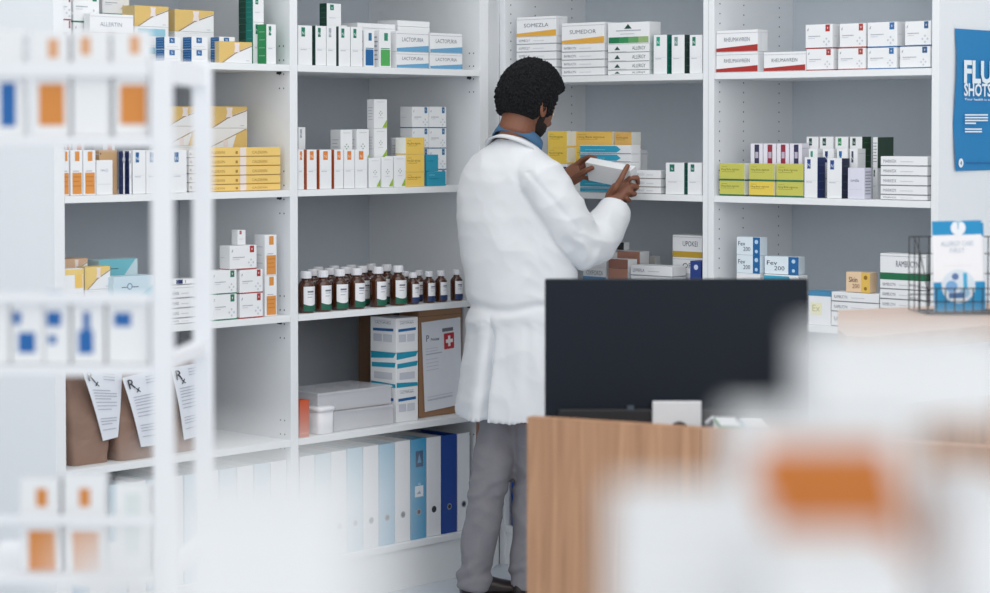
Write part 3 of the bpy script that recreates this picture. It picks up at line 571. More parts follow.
def bag(x0, x1, ytop, setb, lab, sheet, dk=0):
    A, B = on_x(x0, 440, -setb), on_x(x1, 440, -setb); z = LZ[3] + .001; zt = on_x(x0, ytop, -setb).z; w = B.y - A.y; h = zt - z; dep = .13
    t = empty('paper_bag', (-setb - dep / 2, (A.y + B.y) / 2, z)); tag(t, lab, 'bag', 'kraft paper bags on the far left bay shelf')
    mb = MB(); rings = []; N = 12
    for i in range(N + 1):
        v = i / N; k = 1 - .9 * max(0, v - .45) / .55 if v > .45 else 1; hw = w / 2 * (1 - .12 * v); hd = dep / 2 * max(.06, k); ring = []
        for q in range(32):
            a = 2 * PI * q / 32; c, s = math.cos(a), math.sin(a); e = .25
            X = hd * math.copysign(abs(c) ** e, c); Y = hw * math.copysign(abs(s) ** e, s)
            p = Vector((X, Y, v * h)); nz = noise.noise(p * 22 + Vector((x0, 0, 0))) * .010 * (0.3 + v)
            pinch = -.012 * (1 - abs(c)) * math.sin(v * PI) * (1 if abs(Y) > hw * .8 else 0)
            ring.append((p.x + nz, p.y + nz + math.copysign(pinch, Y) * 1, p.z))
        rings.append(ring)
    mb.loft(rings, KR); mb.build('bag_body', t, False)
    off = t.location
    pts = [on_x(px, py, -setb + .012) - off for px, py in sheet]
    sheet_rx(t, pts); return t
bag(73, 110, 366, .05, 'brown paper bag with Rx sheet, nearest the far left side panel', [(81, 368), (122, 372), (118, 437), (103, 441)])
bag(120.5, 166, 368, .03, 'brown paper bag with Rx sheet, middle one of the three', [(122, 378), (166, 368), (166, 444), (141, 447)])
bag(172, 214, 364, .05, 'brown paper bag with Rx sheet, behind the white rack posts', [(171, 368), (203, 362), (205, 434), (184, 440)])
mb = MB(); A, B = on_x(65.5, 440, -.25), on_x(92, 440, -.25); mb.box(0, 0, 0, .12, B.y - A.y, .31, mat((92, 74, 60), .8, bump=.3), .003)
o = mb.build('kraft_carton'); o.location = (-.33, A.y + .001, LZ[3] + .001); tag(o, 'dark brown carton standing behind the leftmost paper bag', 'box')
# orange carton, white tub
stack('L', 3, 299.5, 309, [400.5], .012, .04, dict(body=(206, 84, 34), F=[(.1, .1, .9, .12, (230, 150, 110))], S=[], T=[]), 'bright orange', 'beside the divider on the fourth shelf')
t = empty('storage_tub', (-.045, on_x(321, 430, -.045).y, LZ[3] + .001)); tag(t, 'small white lidded plastic tub before the clear trays', 'container')
mb = MB(); WP = mat((240, 240, 244), .3); mb.loft([[(rx * math.copysign(abs(math.cos(a)) ** .5, math.cos(a)), ry * math.copysign(abs(math.sin(a)) ** .5, math.sin(a)), z) for a in [2 * PI * k / 28 for k in range(28)]] for rx, ry, z in ((.028, .03, 0), (.03, .034, .004), (.032, .036, .075))], WP); mb.build('tub_body', t, True)
mb = MB(); mb.loft([[(rx * math.copysign(abs(math.cos(a)) ** .5, math.cos(a)), ry * math.copysign(abs(math.sin(a)) ** .5, math.sin(a)), z) for a in [2 * PI * k / 28 for k in range(28)]] for rx, ry, z in ((.035, .039, .074), (.035, .039, .084), (.032, .036, .088))], WP); mb.build('lid', t, True)
CL = mat((244, 245, 250), .2, grain=.01, alpha=.42)
def tray(x0, x1, setb, d, z, h, lab):
    A, B = on_x(x0, 430, -setb), on_x(x1, 430, -setb); w = B.y - A.y; t = empty('plastic_tray', (-setb, A.y, z), PI / 2); tag(t, lab, 'tray', 'clear plastic trays')
    mb = MB(); k = .003; mb.box(0, 0, 0, w, d, k, CL, .001); mb.box(0, 0, k, w, k, h, CL, .001); mb.box(0, d - k, k, w, d, h, CL, .001); mb.box(0, k, k, k, d - k, h, CL, .001); mb.box(w - k, k, k, w, d - k, h, CL, .001)
    mb.box(-.004, -.004, h - .004, w + .004, k, h, CL, .001); mb.build('tray_shell', t)
    for u in (.25, .5, .75): mb = MB(); mb.box(w * u, k, k, w * u + .002, d - k, h - .006, CL); mb.build('divider', t)
    mb = MB(); mb.box(-.003, -.003, h, w + .003, d + .002, h + .003, CL, .001); mb.build('lid', t)
hh = on_x(334, 413, -.03).z - LZ[3]
tray(334, 393, .03, .22, LZ[3] + .001, hh, 'lower clear plastic tray with dividers beside the white tub')
tray(318, 391, .045, .2, LZ[3] + .001 + hh + .004, on_x(331, 392, -.045).z - LZ[3] - hh - .008, 'upper clear plastic tray stacked on the lower tray')
# big kraft carton with a delivery sheet
A, B = on_x(419, 400, -.075), on_x(462, 400, -.075); z = LZ[3] + .001; h = .37
t = empty('kraft_carton', (-.075, A.y, z), PI / 2); tag(t, 'big brown cardboard carton with a red cross delivery sheet', 'box')
mb = MB(); KC = mat((160, 122, 92), .8, grain=.06, scale=14, bump=.2); W = B.y - A.y; mb.box(0, 0, 0, W, .1, h, KC, .003); mb.box(0, -.0006, h * .94, W, 0, h * .945, mat((110, 82, 60))); mb.build('carton_body', t)
mb = MB(); inv = Matrix.Rotation(-PI / 2, 4, 'Z'); S_ = [inv @ (on_x(px, py, -.075) - t.location) for px, py in ((420.5, 322.5), (459.5, 317), (461, 404), (424, 412))]
Sv = [Vector((p.x, -.004, p.z)) for p in S_]; mb.quad([Sv[3], Sv[2], Sv[1], Sv[0]], mat((226, 229, 236)))
def su(u, v, e=-.0048): p = Sv[0].lerp(Sv[1], u).lerp(Sv[3].lerp(Sv[2], u), v); return Vector((p.x, e, p.z))
def sq(u0, v0, u1, v1, c, e=-.0048): mb.quad([su(u0, v1, e), su(u1, v1, e), su(u1, v0, e), su(u0, v0, e)], mat(c))
sq(.56, .16, .82, .34, (190, 44, 52)); sq(.66, .19, .72, .31, (240, 236, 238), -.0056); sq(.60, .23, .78, .27, (240, 236, 238), -.0062); sq(.52, .1, .8, .14, (110, 112, 122)); sq(.08, .36, .5, .37, GRY)
for v in (.3, .33, .42, .46, .5, .54, .84, .87): sq(.08, v, .4 if v < .8 else .75, v + .006, (190, 194, 204))
sq(.08, .88, .75, .885, GRY)
put_text(mb, 'P', .022, su(.1, .22), (1, 0, 0), (0, 0, 1), mat(INK), 'l', .02); put_text(mb, 'PHARM', .009, su(.22, .22), (1, 0, 0), (0, 0, 1), mat(INK), 'l', .02)
o = mb.build('delivery_sheet', t); o['label'] = 'white sheet with a red cross'

A, B = on_x(378, 400, -.235), on_x(424, 400, -.235); mb = MB(); mb.box(0, 0, 0, B.y - A.y, .1, .355, mat((120, 90, 68), .8, grain=.06, bump=.2), .003)
o = mb.build('kraft_carton'); o.location = (-.235, A.y, LZ[3] + .001); o.rotation_euler = (0, 0, PI / 2); tag(o, 'dark brown carton standing behind the blue-banded cartons', 'box')

# ------------------------------------------------------------------ poster on the end panel
XP = 1.7335
tl, bl, = on_x(954.5, 28.5, XP), on_x(953.5, 171, XP)
mb = MB(); bm_ = mat((0, 126, 186), .6, grain=.01); ye = RY - .006; n = 8
for i in range(n):
    for j in range(6):
        def q(u, v):
            y = tl.y + (ye - tl.y) * u; return (XP + .0015 + .004 * (1 - u) ** 3 * abs(math.sin(v * PI * 1.5)), y + (.006 * math.sin(v * 7) * (1 - u)), tl.z + (bl.z - tl.z) * v)
        mb.quad([q(i / n, (j + 1) / 6), q((i + 1) / n, (j + 1) / 6), q((i + 1) / n, j / 6), q(i / n, j / 6)], bm_)
def pt(px, py): v = on_x(px, py, XP + .007); return v
wt = mat((236, 246, 252)); ex, ey = Vector((0, 1, 0)), Vector((0, 0, 1))
def ptxt(s, px0, px1, yb, yt, bold=.03): 
    a = pt(px0, yb); b = pt(px1, yb); put_text(mb, s, pt(px0, yt).z - a.z, a, ex, ey, wt, 'l', bold, width=b.y - a.y)
ptxt('FLU', 964, 992.5, 82, 60.5, .05); ptxt('SHOTS', 964, 991.5, 95.5, 83.3, .04); ptxt('Your health is our priority', 964.5, 1006, 100.3, 98, .02)
for k, y in enumerate((115.6, 118.4, 121.2, 124, 129.8, 132.4)):
    a, b = pt(965, y), pt(988 - (12 if k == 3 else 0) - (6 if k > 3 else 0), y); mb.quad([a, b, b + ey * .0045, a + ey * .0045], wt)
c = pt(961, 163); mb.quad([(c.x, c.y + .014 * math.cos(k * PI / 10), c.z + .014 * math.sin(k * PI / 10)) for k in range(20)], wt)
put_text(mb, '4', .014, (c.x + .0006, c.y, c.z - .007), ex, ey, mat((20, 60, 110)))
a, b = pt(966, 163.5), pt(1000, 163.5); mb.quad([a, b, b + ey * .003, a + ey * .003], mat((6, 90, 150)))
tag(mb.build('poster'), 'bright blue FLU SHOTS poster on the white end panel', 'poster')

# ------------------------------------------------------------------ things laid out square to the entrance side: a frame turned by the yaw
def rel(px, py, d): v = P(px, py, d) - CAM; return Vector((v.dot(RGT), v.dot(FWD), v.z + CAM.z))     # sideways, away, height
class Fr:
    def __init__(s, px, d, z): s.o = Vector((rel(px, 200, d).x, d, z))
    def empty(s, name): w = CAM + RGT * s.o.x + FWD * s.o.y; return empty(name, (w.x, w.y, s.o.z), YAW)
    def __call__(s, px, py, d): return rel(px, py, d) - s.o
    def place(s, o): w = CAM + RGT * s.o.x + FWD * s.o.y; o.location = (w.x, w.y, s.o.z); o.rotation_euler = (0, 0, YAW); return o
# monitor seen from behind
F = Fr(677, 5.0, .75); t = F.empty('monitor'); tag(t, 'large black monitor seen from behind above the wooden counter', 'monitor')
a, b = F(545, 279, 5.0), F(807.5, 432, 5.0)
blk = mat((17, 26, 38), .5, grain=.06, scale=3); blk.node_tree.nodes['Principled BSDF'].inputs['Specular IOR Level'].default_value = .22; mb = MB(); mb.box(a.x, 0, b.z, b.x, .022, a.z, blk, .004); mb.box(a.x + .004, .022, b.z + .004, b.x - .004, .028, a.z - .004, mat((12, 12, 14), .1)); mb.build('screen_housing', t)
mb = MB(); mb.box(a.x + .03, -.012, b.z + .004, b.x - .03, .001, b.z + .055, mat((16, 19, 26), .5), .006); mb.build('rear_cover', t)
mb = MB(); st_ = mat((222, 226, 230), .35, .1); c0, c1 = F(653, 402, 4.96), F(702, 432, 4.96)
mb.box(c0.x, -.026, 0.03, c1.x, -.014, c0.z, st_, .003); mb.box(c0.x - .04, -.12, .002, c1.x + .04, .1, .012, st_, .003); mb.box(c0.x, -.026, .01, c1.x, -.016, .04, st_)
mb.build('stand', t)
mb = MB(); cc = F(680, 432, 4.95); mb.quad([(cc.x + .022 * math.cos(k * PI / 12), -.0268, cc.z + .001 + .02 * math.sin(k * PI / 12)) for k in range(13)], mat((40, 44, 50))); mb.build('cable_opening', t)
mb = MB(); c0 = F(631, 409, 4.97); mb.box(c0.x - .008, -.0135, c0.z - .006, c0.x + .008, -.011, c0.z + .006, mat((60, 72, 84), .4), .002); mb.build('power_button', t)
mb = MB(); q = F(712, 424, 4.93); mb.tube([q + Vector((-.012, 0, .004)), q + Vector((0, -.005, .016)), q + Vector((.012, -.01, .0)), q + Vector((.03, -.02, -.012)), q + Vector((.05, -.03, -.06))], .0045, mat((210, 214, 220)), 8)
q = F(708, 428, 4.9); mb.tube([q + Vector((-.002, 0, -.02)), q + Vector((.008, 0, .0)), q + Vector((.025, 0, -.004)), q + Vector((.04, 0, -.05))], .003, mat((14, 16, 20)), 8); mb.build('cable', t, True)
# counter
WD = wood_mat('counter_wood', (192, 148, 114), (164, 122, 92)); WD2 = wood_mat('counter_top_wood', (208, 180, 162), (190, 160, 142), False)
zc = .923
A = rel(527, 418, 4.75); Bp = Vector((.568, 4.50)); A2 = Vector((A.x, A.y)); dr = (Bp - A2).normalized(); nr = Vector((dr.y, -dr.x))
F = Fr(527, 4.75, 0); t = F.empty('reception_counter'); tag(t, 'wooden reception counter with vertical grain in front of the monitor', 'counter')
def cpt(s, off): p = A2 + dr * s - nr * off; return (p.x - F.o.x, p.y - F.o.y)
for s0, s1, nm in ((0, .405, 'front_panel'), (.407, 1.30, 'front_panel')):
    mb = MB(); mb.prism([cpt(s0, 0), cpt(s1, 0), cpt(s1, .03), cpt(s0, .03)], .02, zc, WD); mb.build(nm, t)
mb = MB(); mb.prism([cpt(.02, .032), cpt(1.28, .032), cpt(1.28, .26), cpt(.02, .5)], .715, .745, WD2); mb.build('desk_top', t)
mb = MB(); mb.prism([cpt(.0, .032), cpt(.03, .032), cpt(.03, .5), cpt(.0, .5)], .0, .714, WD); mb.build('side_panel', t)
# raised ledge on the right
F2 = Fr(900, 5.0, 0); t2 = F2.empty('raised_ledge'); tag(t2, 'raised wooden ledge with rounded edge carrying the wire basket', 'counter')
zl = 1.10; pts = []
def lp(px, d): v = rel(px, 300, d) - F2.o; return (v.x, v.y)
corner = [(838, 4.95), (846, 4.80), (866, 4.76), (1045, 5.16), (1045, 5.75), (838, 5.45)]
mb = MB(); pp = [lp(*c) for c in corner]
mb.prism(pp, zl - .036, zl, WD2); mb.build('ledge_top', t2)
mb = MB(); q0, q1 = lp(850, 4.83), lp(1040, 5.24); q2, q3 = lp(1040, 5.28), lp(850, 4.87)
mb.prism([q0, q1, q2, q3], .925, zl - .037, mat((232, 234, 240), .3)); mb.build('white_fascia', t2)
mb = MB(); mb.prism([q0, q1, q2, q3], .0, .924, WD); mb.build('lower_panel', t2)
# papers piled behind the counter front
F3 = Fr(745, 4.72, .747)
for k, (c, lab) in enumerate((((70, 150, 90), 'green-edged leaflet pile tucked behind the counter front'), ((120, 160, 214), 'blue-edged leaflet pile tucked behind the counter front'))):
    a = F3(722 + k * 26, 432, 4.66); b = F3(745 + k * 28, 432, 4.66); mb = MB()
    for i in range(12): mb.box(a.x, .0 + random.uniform(0, .004), i * .0129, b.x, .13, i * .0129 + .0122, mat((232, 234, 238)))
    mb.box(a.x, 0.002, 12 * .0129, b.x, .13, 12 * .0129 + .006, mat(c)); mb.box(a.x + .003, .001, .1609, b.x - .003, .129, .1635, mat((236, 238, 240)))
    tag(F3.place(mb.build('leaflet_pile')), lab, 'papers')

# wire basket with leaflets
F = Fr(950, 5.3, zl); t = F.empty('wire_basket'); tag(t, 'black wire basket holding blue and white leaflets', 'basket')
WM = mat((52, 52, 58), .4, .3)
a = F(919, 300, 5.3); b = F(1010, 300, 5.3); x0, x1 = a.x, b.x; zt = F(915, 238, 5.36).z; zf = F(925, 289, 5.28).z
def wires(nm, segs, r=.0014):
    mb = MB()
    for s in segs: mb.tube([Vector(p) for p in s], r, WM, 6, ends=False)
    mb.build(nm, t, True)
y0, y1 = 0.0, .13
wires('back_grid', [((x0, y1, z), (x1, y1, z)) for z in (zt * .22, zt * .5, zt * .77, zt)] + [((x, y1, .003), (x, y1, zt)) for x in [x0 + (x1 - x0) * k / 9 for k in range(10)]])
wires('front_grid', [((x0 + .02, y0, z), (x1, y0, z)) for z in (.004, zf * .5, zf)] + [((x, y0, .003), (x, y0, zf)) for x in [x0 + .02 + (x1 - x0 - .02) * k / 9 for k in range(10)]])
for xx in (x0, x1):
    s = .02 if xx == x0 else 0
    wires('side_grid', [((xx + s, y0, z), (xx, y1, z)) for z in (.004, zf * .5, zf)] + [((xx + s * .6, y0 + .05, .004), (xx + s * .6, y0 + .05, zt * .8)), ((xx + s * .3, y0 + .09, .004), (xx + s * .3, y0 + .09, zt)), ((xx + s, y0, zf), (xx + s * .6, y0 + .05, zt * .8), (xx + s * .3, y0 + .09, zt), (xx, y1, zt))])
wires('base_grid', [((x0 + .02, y, .003), (x1, y, .003)) for y in (0, .03, .06, .1, .13)] + [((x, y0, .003), (x, y1, .003)) for x in [x0 + .02 + (x1 - x0 - .02) * k / 9 for k in range(10)]])
def leaflet(px0, px1, d, ybot, ytop, lean, lab, detail):
    a = F(px0, 300, d); b = F(px1, 300, d); w = b.x - a.x; h = F(px0, ytop, d).z - .008
    mb = MB(); mb.box(0, 0, 0, w, .004, h, mat((238, 240, 245), .35), .0005); e = -.0006
    def q(u0, v0, u1, v1, c, e=e): mb.quad([(u0 * w, e, v0 * h), (u1 * w, e, v0 * h), (u1 * w, e, v1 * h), (u0 * w, e, v1 * h)], mat(c))
    blue = (4, 142, 198)
    q(0, .845, 1, 1, blue); q(0, 0, 1, .24, blue); q(0, .24, .16, .32, blue); q(.84, .24, 1, .32, blue)
    def disc(cx, cz, r, c, e): mb.quad([(cx * w + r * w * math.cos(k * PI / 14), e, cz * h + r * w * math.sin(k * PI / 14)) for k in range(28)], mat(c))
    disc(.53, .92, .15, (236, 242, 248), e * 1.6)
    disc(.5, .27, .34, (214, 228, 240), e * 1.8)
    disc(.44, .38, .07, (90, 120, 170), e * 2.4); disc(.36, .27, .12, (120, 170, 220), e * 2.2); q(.6, .25, .68, .42, (60, 170, 214), e * 2.5); q(.3, .14, .62, .2, (70, 110, 160), e * 2.5); disc(.62, .2, .1, (150, 190, 220), e * 2.1)
    if detail: 
        put_text(mb, 'ALLERGY CARE', .012, (w * .5, e * 1.5, h * .72), (1, 0, 0), (0, 0, 1), mat((170, 190, 206)), width=w * .66); put_text(mb, 'FIRST', .011, (w * .5, e * 1.5, h * .645), (1, 0, 0), (0, 0, 1), mat((180, 198, 212)), width=w * .3)
        q(.2, .5, .8, .503, (216, 222, 230)); put_text(mb, 'T', .02, (w * .53, e * 2, h * .905), (1, 0, 0), (0, 0, 1), mat((120, 180, 214)))
    o = mb.build('leaflet'); o.matrix_world = Matrix.Translation(CAM + RGT * (a.x + F.o.x) + FWD * d + UP * (zl + .008 - CAM.z)) @ Matrix.Rotation(YAW, 4, 'Z') @ Matrix.Rotation(math.radians(-lean), 4, 'X') @ Matrix.Rotation(math.radians(-1.5), 4, 'Y')
    tag(o, lab, 'leaflet', 'leaflets in the wire basket'); return o
leaflet(934.5, 984, 5.315, 312, 221.5, 3, 'blue and white leaflet at the front of the wire basket', True)
leaflet(936, 986, 5.335, 312, 224, 3, 'leaflet tucked directly behind the front one in the basket', False)

# ------------------------------------------------------------------ white display rack near the camera, with windowed cartons
D0 = 3.2; F = Fr(160, D0, 0); t = F.empty('display_rack'); tag(t, 'out-of-focus white display rack with two posts near the camera', 'rack')
RW = mat((238, 240, 244), .5, grain=.01)
zr = [zat(137, D0), zat(365, D0), zat(573, D0)]
def bar(nm, px0, px1, z0, z1, y0, y1, b=.003):
    mb = MB(); a = F(px0, 300, D0); c = F(px1, 300, D0); mb.box(a.x, y0, z0, c.x, y1, z1, RW, b); mb.build(nm, t)
ztop = zat(58, D0)
bar('post', 151, 171.5, 0, ztop, 0, .03); 
a = F(192.5, 300, D0 + .27); c = F(211.5, 300, D0 + .27); mb = MB(); mb.box(a.x, .27, 0, c.x, .295, zat(62, D0 + .27), RW, .003); mb.build('post', t)
a2 = F(151, 300, D0)
def cross(z, th=.022):
    mb = MB(); p0 = F(165, 300, D0 + .03); p1 = F(200, 300, D0 + .27)
    mb.loft([[(p0.x - .01, .02, z - th / 2), (p0.x + .012, .02, z - th / 2), (p0.x + .012, .02, z + th / 2), (p0.x - .01, .02, z + th / 2)], [(p1.x - .01, .27, z - th / 2), (p1.x + .012, .27, z - th / 2), (p1.x + .012, .27, z + th / 2), (p1.x - .01, .27, z + th / 2)]], RW); mb.build('cross_bar', t)
cross(ztop - .02, .034); cross(zr[1] + .0, .02); cross(zr[2] - .0, .02)
bar('post', -60, -38, 0, ztop, 0, .03)
for k, z in enumerate(zr):
    bar('shelf', -38, 151, z - .016, z, -.012, .26)
    bar('guard_rail', -38, 151, *((z + .088, z + .109) if k == 0 else (z + .091, z + .108) if k == 1 else (z + .073, z + .088)), -.012, -.006)
def rack_box(k, px0, px1, ytop, F_, lab, dy=.012, dep=.035, body=CW):
    a = F(px0, 300, D0 + dy); b = F(px1, 300, D0 + dy); z = zr[k] + .0008; h = zat(ytop, D0 + dy) - z; mb = carton_mesh(b.x - a.x, dep, h, dict(body=body, F=F_))
    o = mb.build('medicine_carton'); w = CAM + RGT * (a.x + F.o.x) + FWD * (D0 + dy); o.location = (w.x, w.y, z); o.rotation_euler = (0, 0, YAW); tag(o, lab, 'box', 'windowed cartons on the display rack')
OO = (216, 138, 62); O2 = (224, 168, 124); BB = (20, 100, 172)
def win(c, px0, px1, bx0, bx1, by0, by1, sx0, sx1, sy0, sy1, ybot, ytop, c2=None):
    W = px1 - px0; H = ybot - ytop; f = []
    if bx1: f.append(((bx0 - px0) / W, (ybot - by1) / H, (bx1 - px0) / W, (ybot - by0) / H, c))
    if sx1: f.append(((sx0 - px0) / W, (ybot - sy1) / H, (sx1 - px0) / W, (ybot - sy0) / H, c2 or c))
    return f
rack_box(0, -18, 24, 30, win(BB, -18, 24, 2, 17, 83, 127, 0, 0, 0, 0, 137, 30), 'blurred white carton with tall blue panel on the top rack shelf')
rack_box(0, 34, 70, 32, win(OO, 34, 70, 40, 65.5, 84, 126, 49.5, 60, 39, 58, 137, 32, O2), 'blurred white carton with orange panel, left of the top rack pair')
rack_box(0, 74, 110, 30, win(OO, 74, 110, 0, 0, 0, 0, 82, 92, 37, 55, 137, 30, O2), 'blurred white carton with only a small coral square, top rack shelf')
rack_box(0, 115, 149, 30, win(OO, 115, 149, 121, 147, 85, 125, 131, 141, 36, 54, 137, 30, O2), 'blurred white carton with orange panel beside the rack post')
rack_box(1, -20, 9, 300, [], 'blurred plain white carton at left on the middle rack shelf')
rack_box(1, 11, 43, 296, win(BB, 11, 43, 18, 35, 333, 354, 13, 21, 312, 325, 365, 296), 'blurred white carton with blue square below, middle rack shelf')
rack_box(1, 44, 69, 290, win(BB, 44, 69, 48, 56, 336, 345, 46.5, 61, 312, 327, 365, 290) + [(.08, .9, .75, .98, BB)], 'blurred white carton with blue cap and blue blocks, middle rack shelf')
rack_box(1, 72, 104, 298, win(BB, 72, 104, 78, 93, 331, 355, 83, 90, 312, 331, 365, 298), 'blurred white carton with a bottle-shaped blue print')
rack_box(1, 107, 149, 298, win(BB, 107, 149, 0, 0, 0, 0, 114, 131, 313, 327, 365, 298), 'blurred white carton with single blue square near the rack post')
rack_box(2, 19, 58, 478, win(OO, 19, 58, 27, 53, 533, 574, 35, 46, 489, 508, 575, 478), 'blurred white carton with orange panel, left on the lower rack shelf')
rack_box(2, 62, 104, 474, win(OO, 62, 104, 70, 97, 533, 574, 78, 89, 489, 508, 575, 474), 'blurred white carton with orange panel, right on the lower rack shelf')
rack_box(2, 113, 148, 484, [(.3, .2, .7, .9, (216, 226, 226))], 'blurred pale carton beside the foot of the rack post')
F_low = zr[2] - .3
mb = MB(); a = F(-38, 300, D0); c = F(151, 300, D0); mb.box(a.x, -.012, zr[2] - .31, c.x, .26, zr[2] - .294, RW, .003); mb.build('shelf', t)
zr.append(zr[2] - .294)
rack_box(3, 62, 92, 582, [(.2, .8, .75, .97, (30, 140, 190))], 'blurred white carton with teal patch at the frame bottom', dy=.02)

# ------------------------------------------------------------------ display stand right in front of the camera, strongly out of focus
zs = 1.30; D = .75
F = Fr(560, D, 0); t = F.empty('display_stand'); tag(t, 'white display stand right before the camera with blurred cartons on it', 'stand')
mb = MB(); a = F(60, 300, .48); c = F(1040, 300, 1.0); mb.box(-.26, -.3, zs - .02, .34, .22, zs, RW, .004); mb.build('stand_top', t)
mb = MB(); mb.box(-.24, -.26, .0, .32, .18, zs - .021, RW, .004); mb.build('stand_body', t)
def near_box(px0, px1, ytop, d, dep, lab, st, z=None, rot=0, h=None):
    a = rel(px0, 300, d); b = rel(px1, 300, d); z = zs + .0008 if z is None else z; H = (zat(ytop, d) - z) if h is None else h
    mb = carton_mesh(b.x - a.x, dep, H, st); o = mb.build('medicine_carton'); w = CAM + RGT * a.x + FWD * d; o.location = (w.x, w.y, z); o.rotation_euler = (0, 0, YAW + math.radians(rot)); tag(o, lab, 'box', 'blurred cartons close to the camera'); return z + H
near_box(150, 368, 486, .46, .05, 'heavily blurred white carton at bottom left close to the camera', blankside())
near_box(60, 108, 560, .62, .04, 'heavily blurred slim white carton beside the lower rack shelf', blankside())
near_box(618, 768, 503, .82, .05, 'heavily blurred white carton below the counter front', blankside())
near_box(772, 925, 570, .70, .07, 'heavily blurred white carton under the orange panel', blankside())
zt_ = near_box(742, 918, 428, .86, .07, 'heavily blurred carton with a big orange panel', dict(F=[('P', [(.0, .58), (1, .58), (.84, .95), (.1, .95)], (206, 120, 44))]))
near_box(962, 1030, 492, .8, .07, 'heavily blurred white carton at the right frame edge', blankside())
near_box(815, 1010, 340, .865, .06, 'heavily blurred white carton resting on the orange-panelled one', blankside(), z=zt_ + .001)

# ------------------------------------------------------------------ the man
DM = 7.15; PXM = DM / FOC
def M(px, py, dw=0.0):                        # a point of the figure: picture column and row at his distance, dw metres further away
    v = P(px, py, DM); return v + FWD * dw
def eff(o, fn):                               # bake the modifiers of o into plain mesh data
    dg = bpy.context.evaluated_depsgraph_get(); me = bpy.data.meshes.new_from_object(o.evaluated_get(dg)); mats = list(o.data.materials)
    o.modifiers.clear(); old = o.data; o.data = me; me.materials.clear()
    for m in mats: me.materials.append(m)
    for p in me.polygons: p.material_index = 0; p.use_smooth = True
    if fn:
        me.update(); nn = [v.normal.copy() for v in me.vertices]
        for v, n in zip(me.vertices, nn): v.co += fn(v.co, n)
    me.update(); return o
def fuse(o, vox, smooth, fn=None):
    r = o.modifiers.new('r', 'REMESH'); r.mode = 'VOXEL'; r.voxel_size = vox
    s = o.modifiers.new('s', 'SMOOTH'); s.factor = .5; s.iterations = smooth
    return eff(o, fn)
phi = math.radians(42)
SR = RGT * math.cos(phi) - FWD * math.sin(phi)   # towards his right hand
SF = RGT * math.sin(phi) + FWD * math.cos(phi)   # the way his chest faces
def ring(xl, xr, y, ratio, dw=0.0, n=40, up=0.0, grow=0.0, sq=1.0):
    c = M((xl + xr) / 2, y, dw); h = (xr - xl) / 2 * PXM; a = h / math.sqrt(math.cos(phi) ** 2 + (ratio * math.sin(phi)) ** 2) + grow; b = a * ratio
    return [c + SR * (a * math.copysign(abs(math.cos(q)) ** sq, math.cos(q))) + SF * (b * math.copysign(abs(math.sin(q)) ** sq, math.sin(q))) + UP * (up * math.sin(q)) for q in [2 * PI * k / n for k in range(n)]]
SKIN = mat((124, 78, 56), .5, grain=.12, scale=25); HAIR = mat((7, 9, 14), 1.0, grain=.3, scale=90, bump=.6)
COAT = mat((226, 229, 233), .75, grain=.008, scale=40); SHIRT = mat((70, 112, 150), .8, grain=.05, scale=60); TRS = mat((134, 132, 138), .85, grain=.05, scale=120)
man = empty('person', M(505, 598, .0).xy.to_3d())
man.location.z = 0
tag(man, 'man in a white lab coat reaching for a small white carton', 'person')
def adopt(o): o.parent = man; o.matrix_parent_inverse = Matrix.Translation(-man.location); return o

# head, modelled in its own frame: x to his right, y the way he looks, z up
hy = math.radians(50); tilt = math.radians(22); HC = M(528, 104.5, 0.0)
HX = RGT * math.cos(hy) - FWD * math.sin(hy); HY0 = RGT * math.sin(hy) + FWD * math.cos(hy)
HY = HY0 * math.cos(tilt) - UP * math.sin(tilt); HZ = HX.cross(HY)
def hw(p): return HC + HX * p[0] + HY * p[1] + HZ * p[2]
def g(x, s): return math.exp(-(x / s) ** 2)
def head_pt(a, b):
    """a: longitude (0 = face), b: latitude"""
    x, y, z = math.sin(a) * math.cos(b), math.cos(a) * math.cos(b), math.sin(b)
    X, Y, Z = .076 * x, .096 * y, .118 * z
    if z < -.05:                                   # jaw narrows, nape goes in
        t = min(1, (-.05 - z) / .95); X *= 1 - .30 * t; Y = Y * (1 - .12 * t) + .018 * t if Y > 0 else Y * (1 - .45 * t)
    if y > 0:
        f = max(0, y) ** 2
        Y += .026 * g(x, .13) * g(z + .22, .15) * f + .012 * g(x, .15) * g(z + .02, .2) * f * .4     # nose
        Y += .006 * g(abs(x) - .28, .22) * g(z - .18, .1) * f                                       # brow
        Y -= .008 * g(abs(x) - .36, .16) * g(z + .0, .1) * f                                        # eye sockets
        Y += .006 * g(x, .28) * g(z + .50, .06) * f + .006 * g(x, .26) * g(z + .62, .06) * f         # lips
        Y -= .004 * g(x, .3) * g(z + .56, .025) * f
        Y += .010 * g(x, .3) * g(z + .85, .18) * f                                                  # chin
        X += math.copysign(.004, x) * g(abs(x) - .6, .2) * g(z + .2, .15) * f                         # cheekbones
    return Vector((X, Y, Z))
body = MB(); NA, NB = 64, 44
rings = [[hw(head_pt(2 * PI * i / NA, -PI / 2 + .05 + (PI - .1) * j / (NB - 1))) for i in range(NA)] for j in range(NB)]
body.loft(rings, SKIN)
for s in (1, -1):                                  # ears
    rr = []
    for j in range(9):
        v = -1 + 2 * j / 8; r = math.sqrt(max(.02, 1 - v * v)); c = Vector((s * (.078 + .004 * (1 - v)), -.004 - .006 * v, -.012 + .034 * v))
        rr.append([hw(c + Vector((s * (.012 * r * math.cos(q) * .8 + .007 * max(0, -math.sin(q)) * r), .019 * r * math.sin(q), 0))) for q in [2 * PI * k / 16 for k in range(16)]])
    body.loft(rr, SKIN)
nk = [hw((0, -.014, -.04)), hw((0, -.014, -.085)), M(516, 144, -.0), M(511, 160, -.0)]
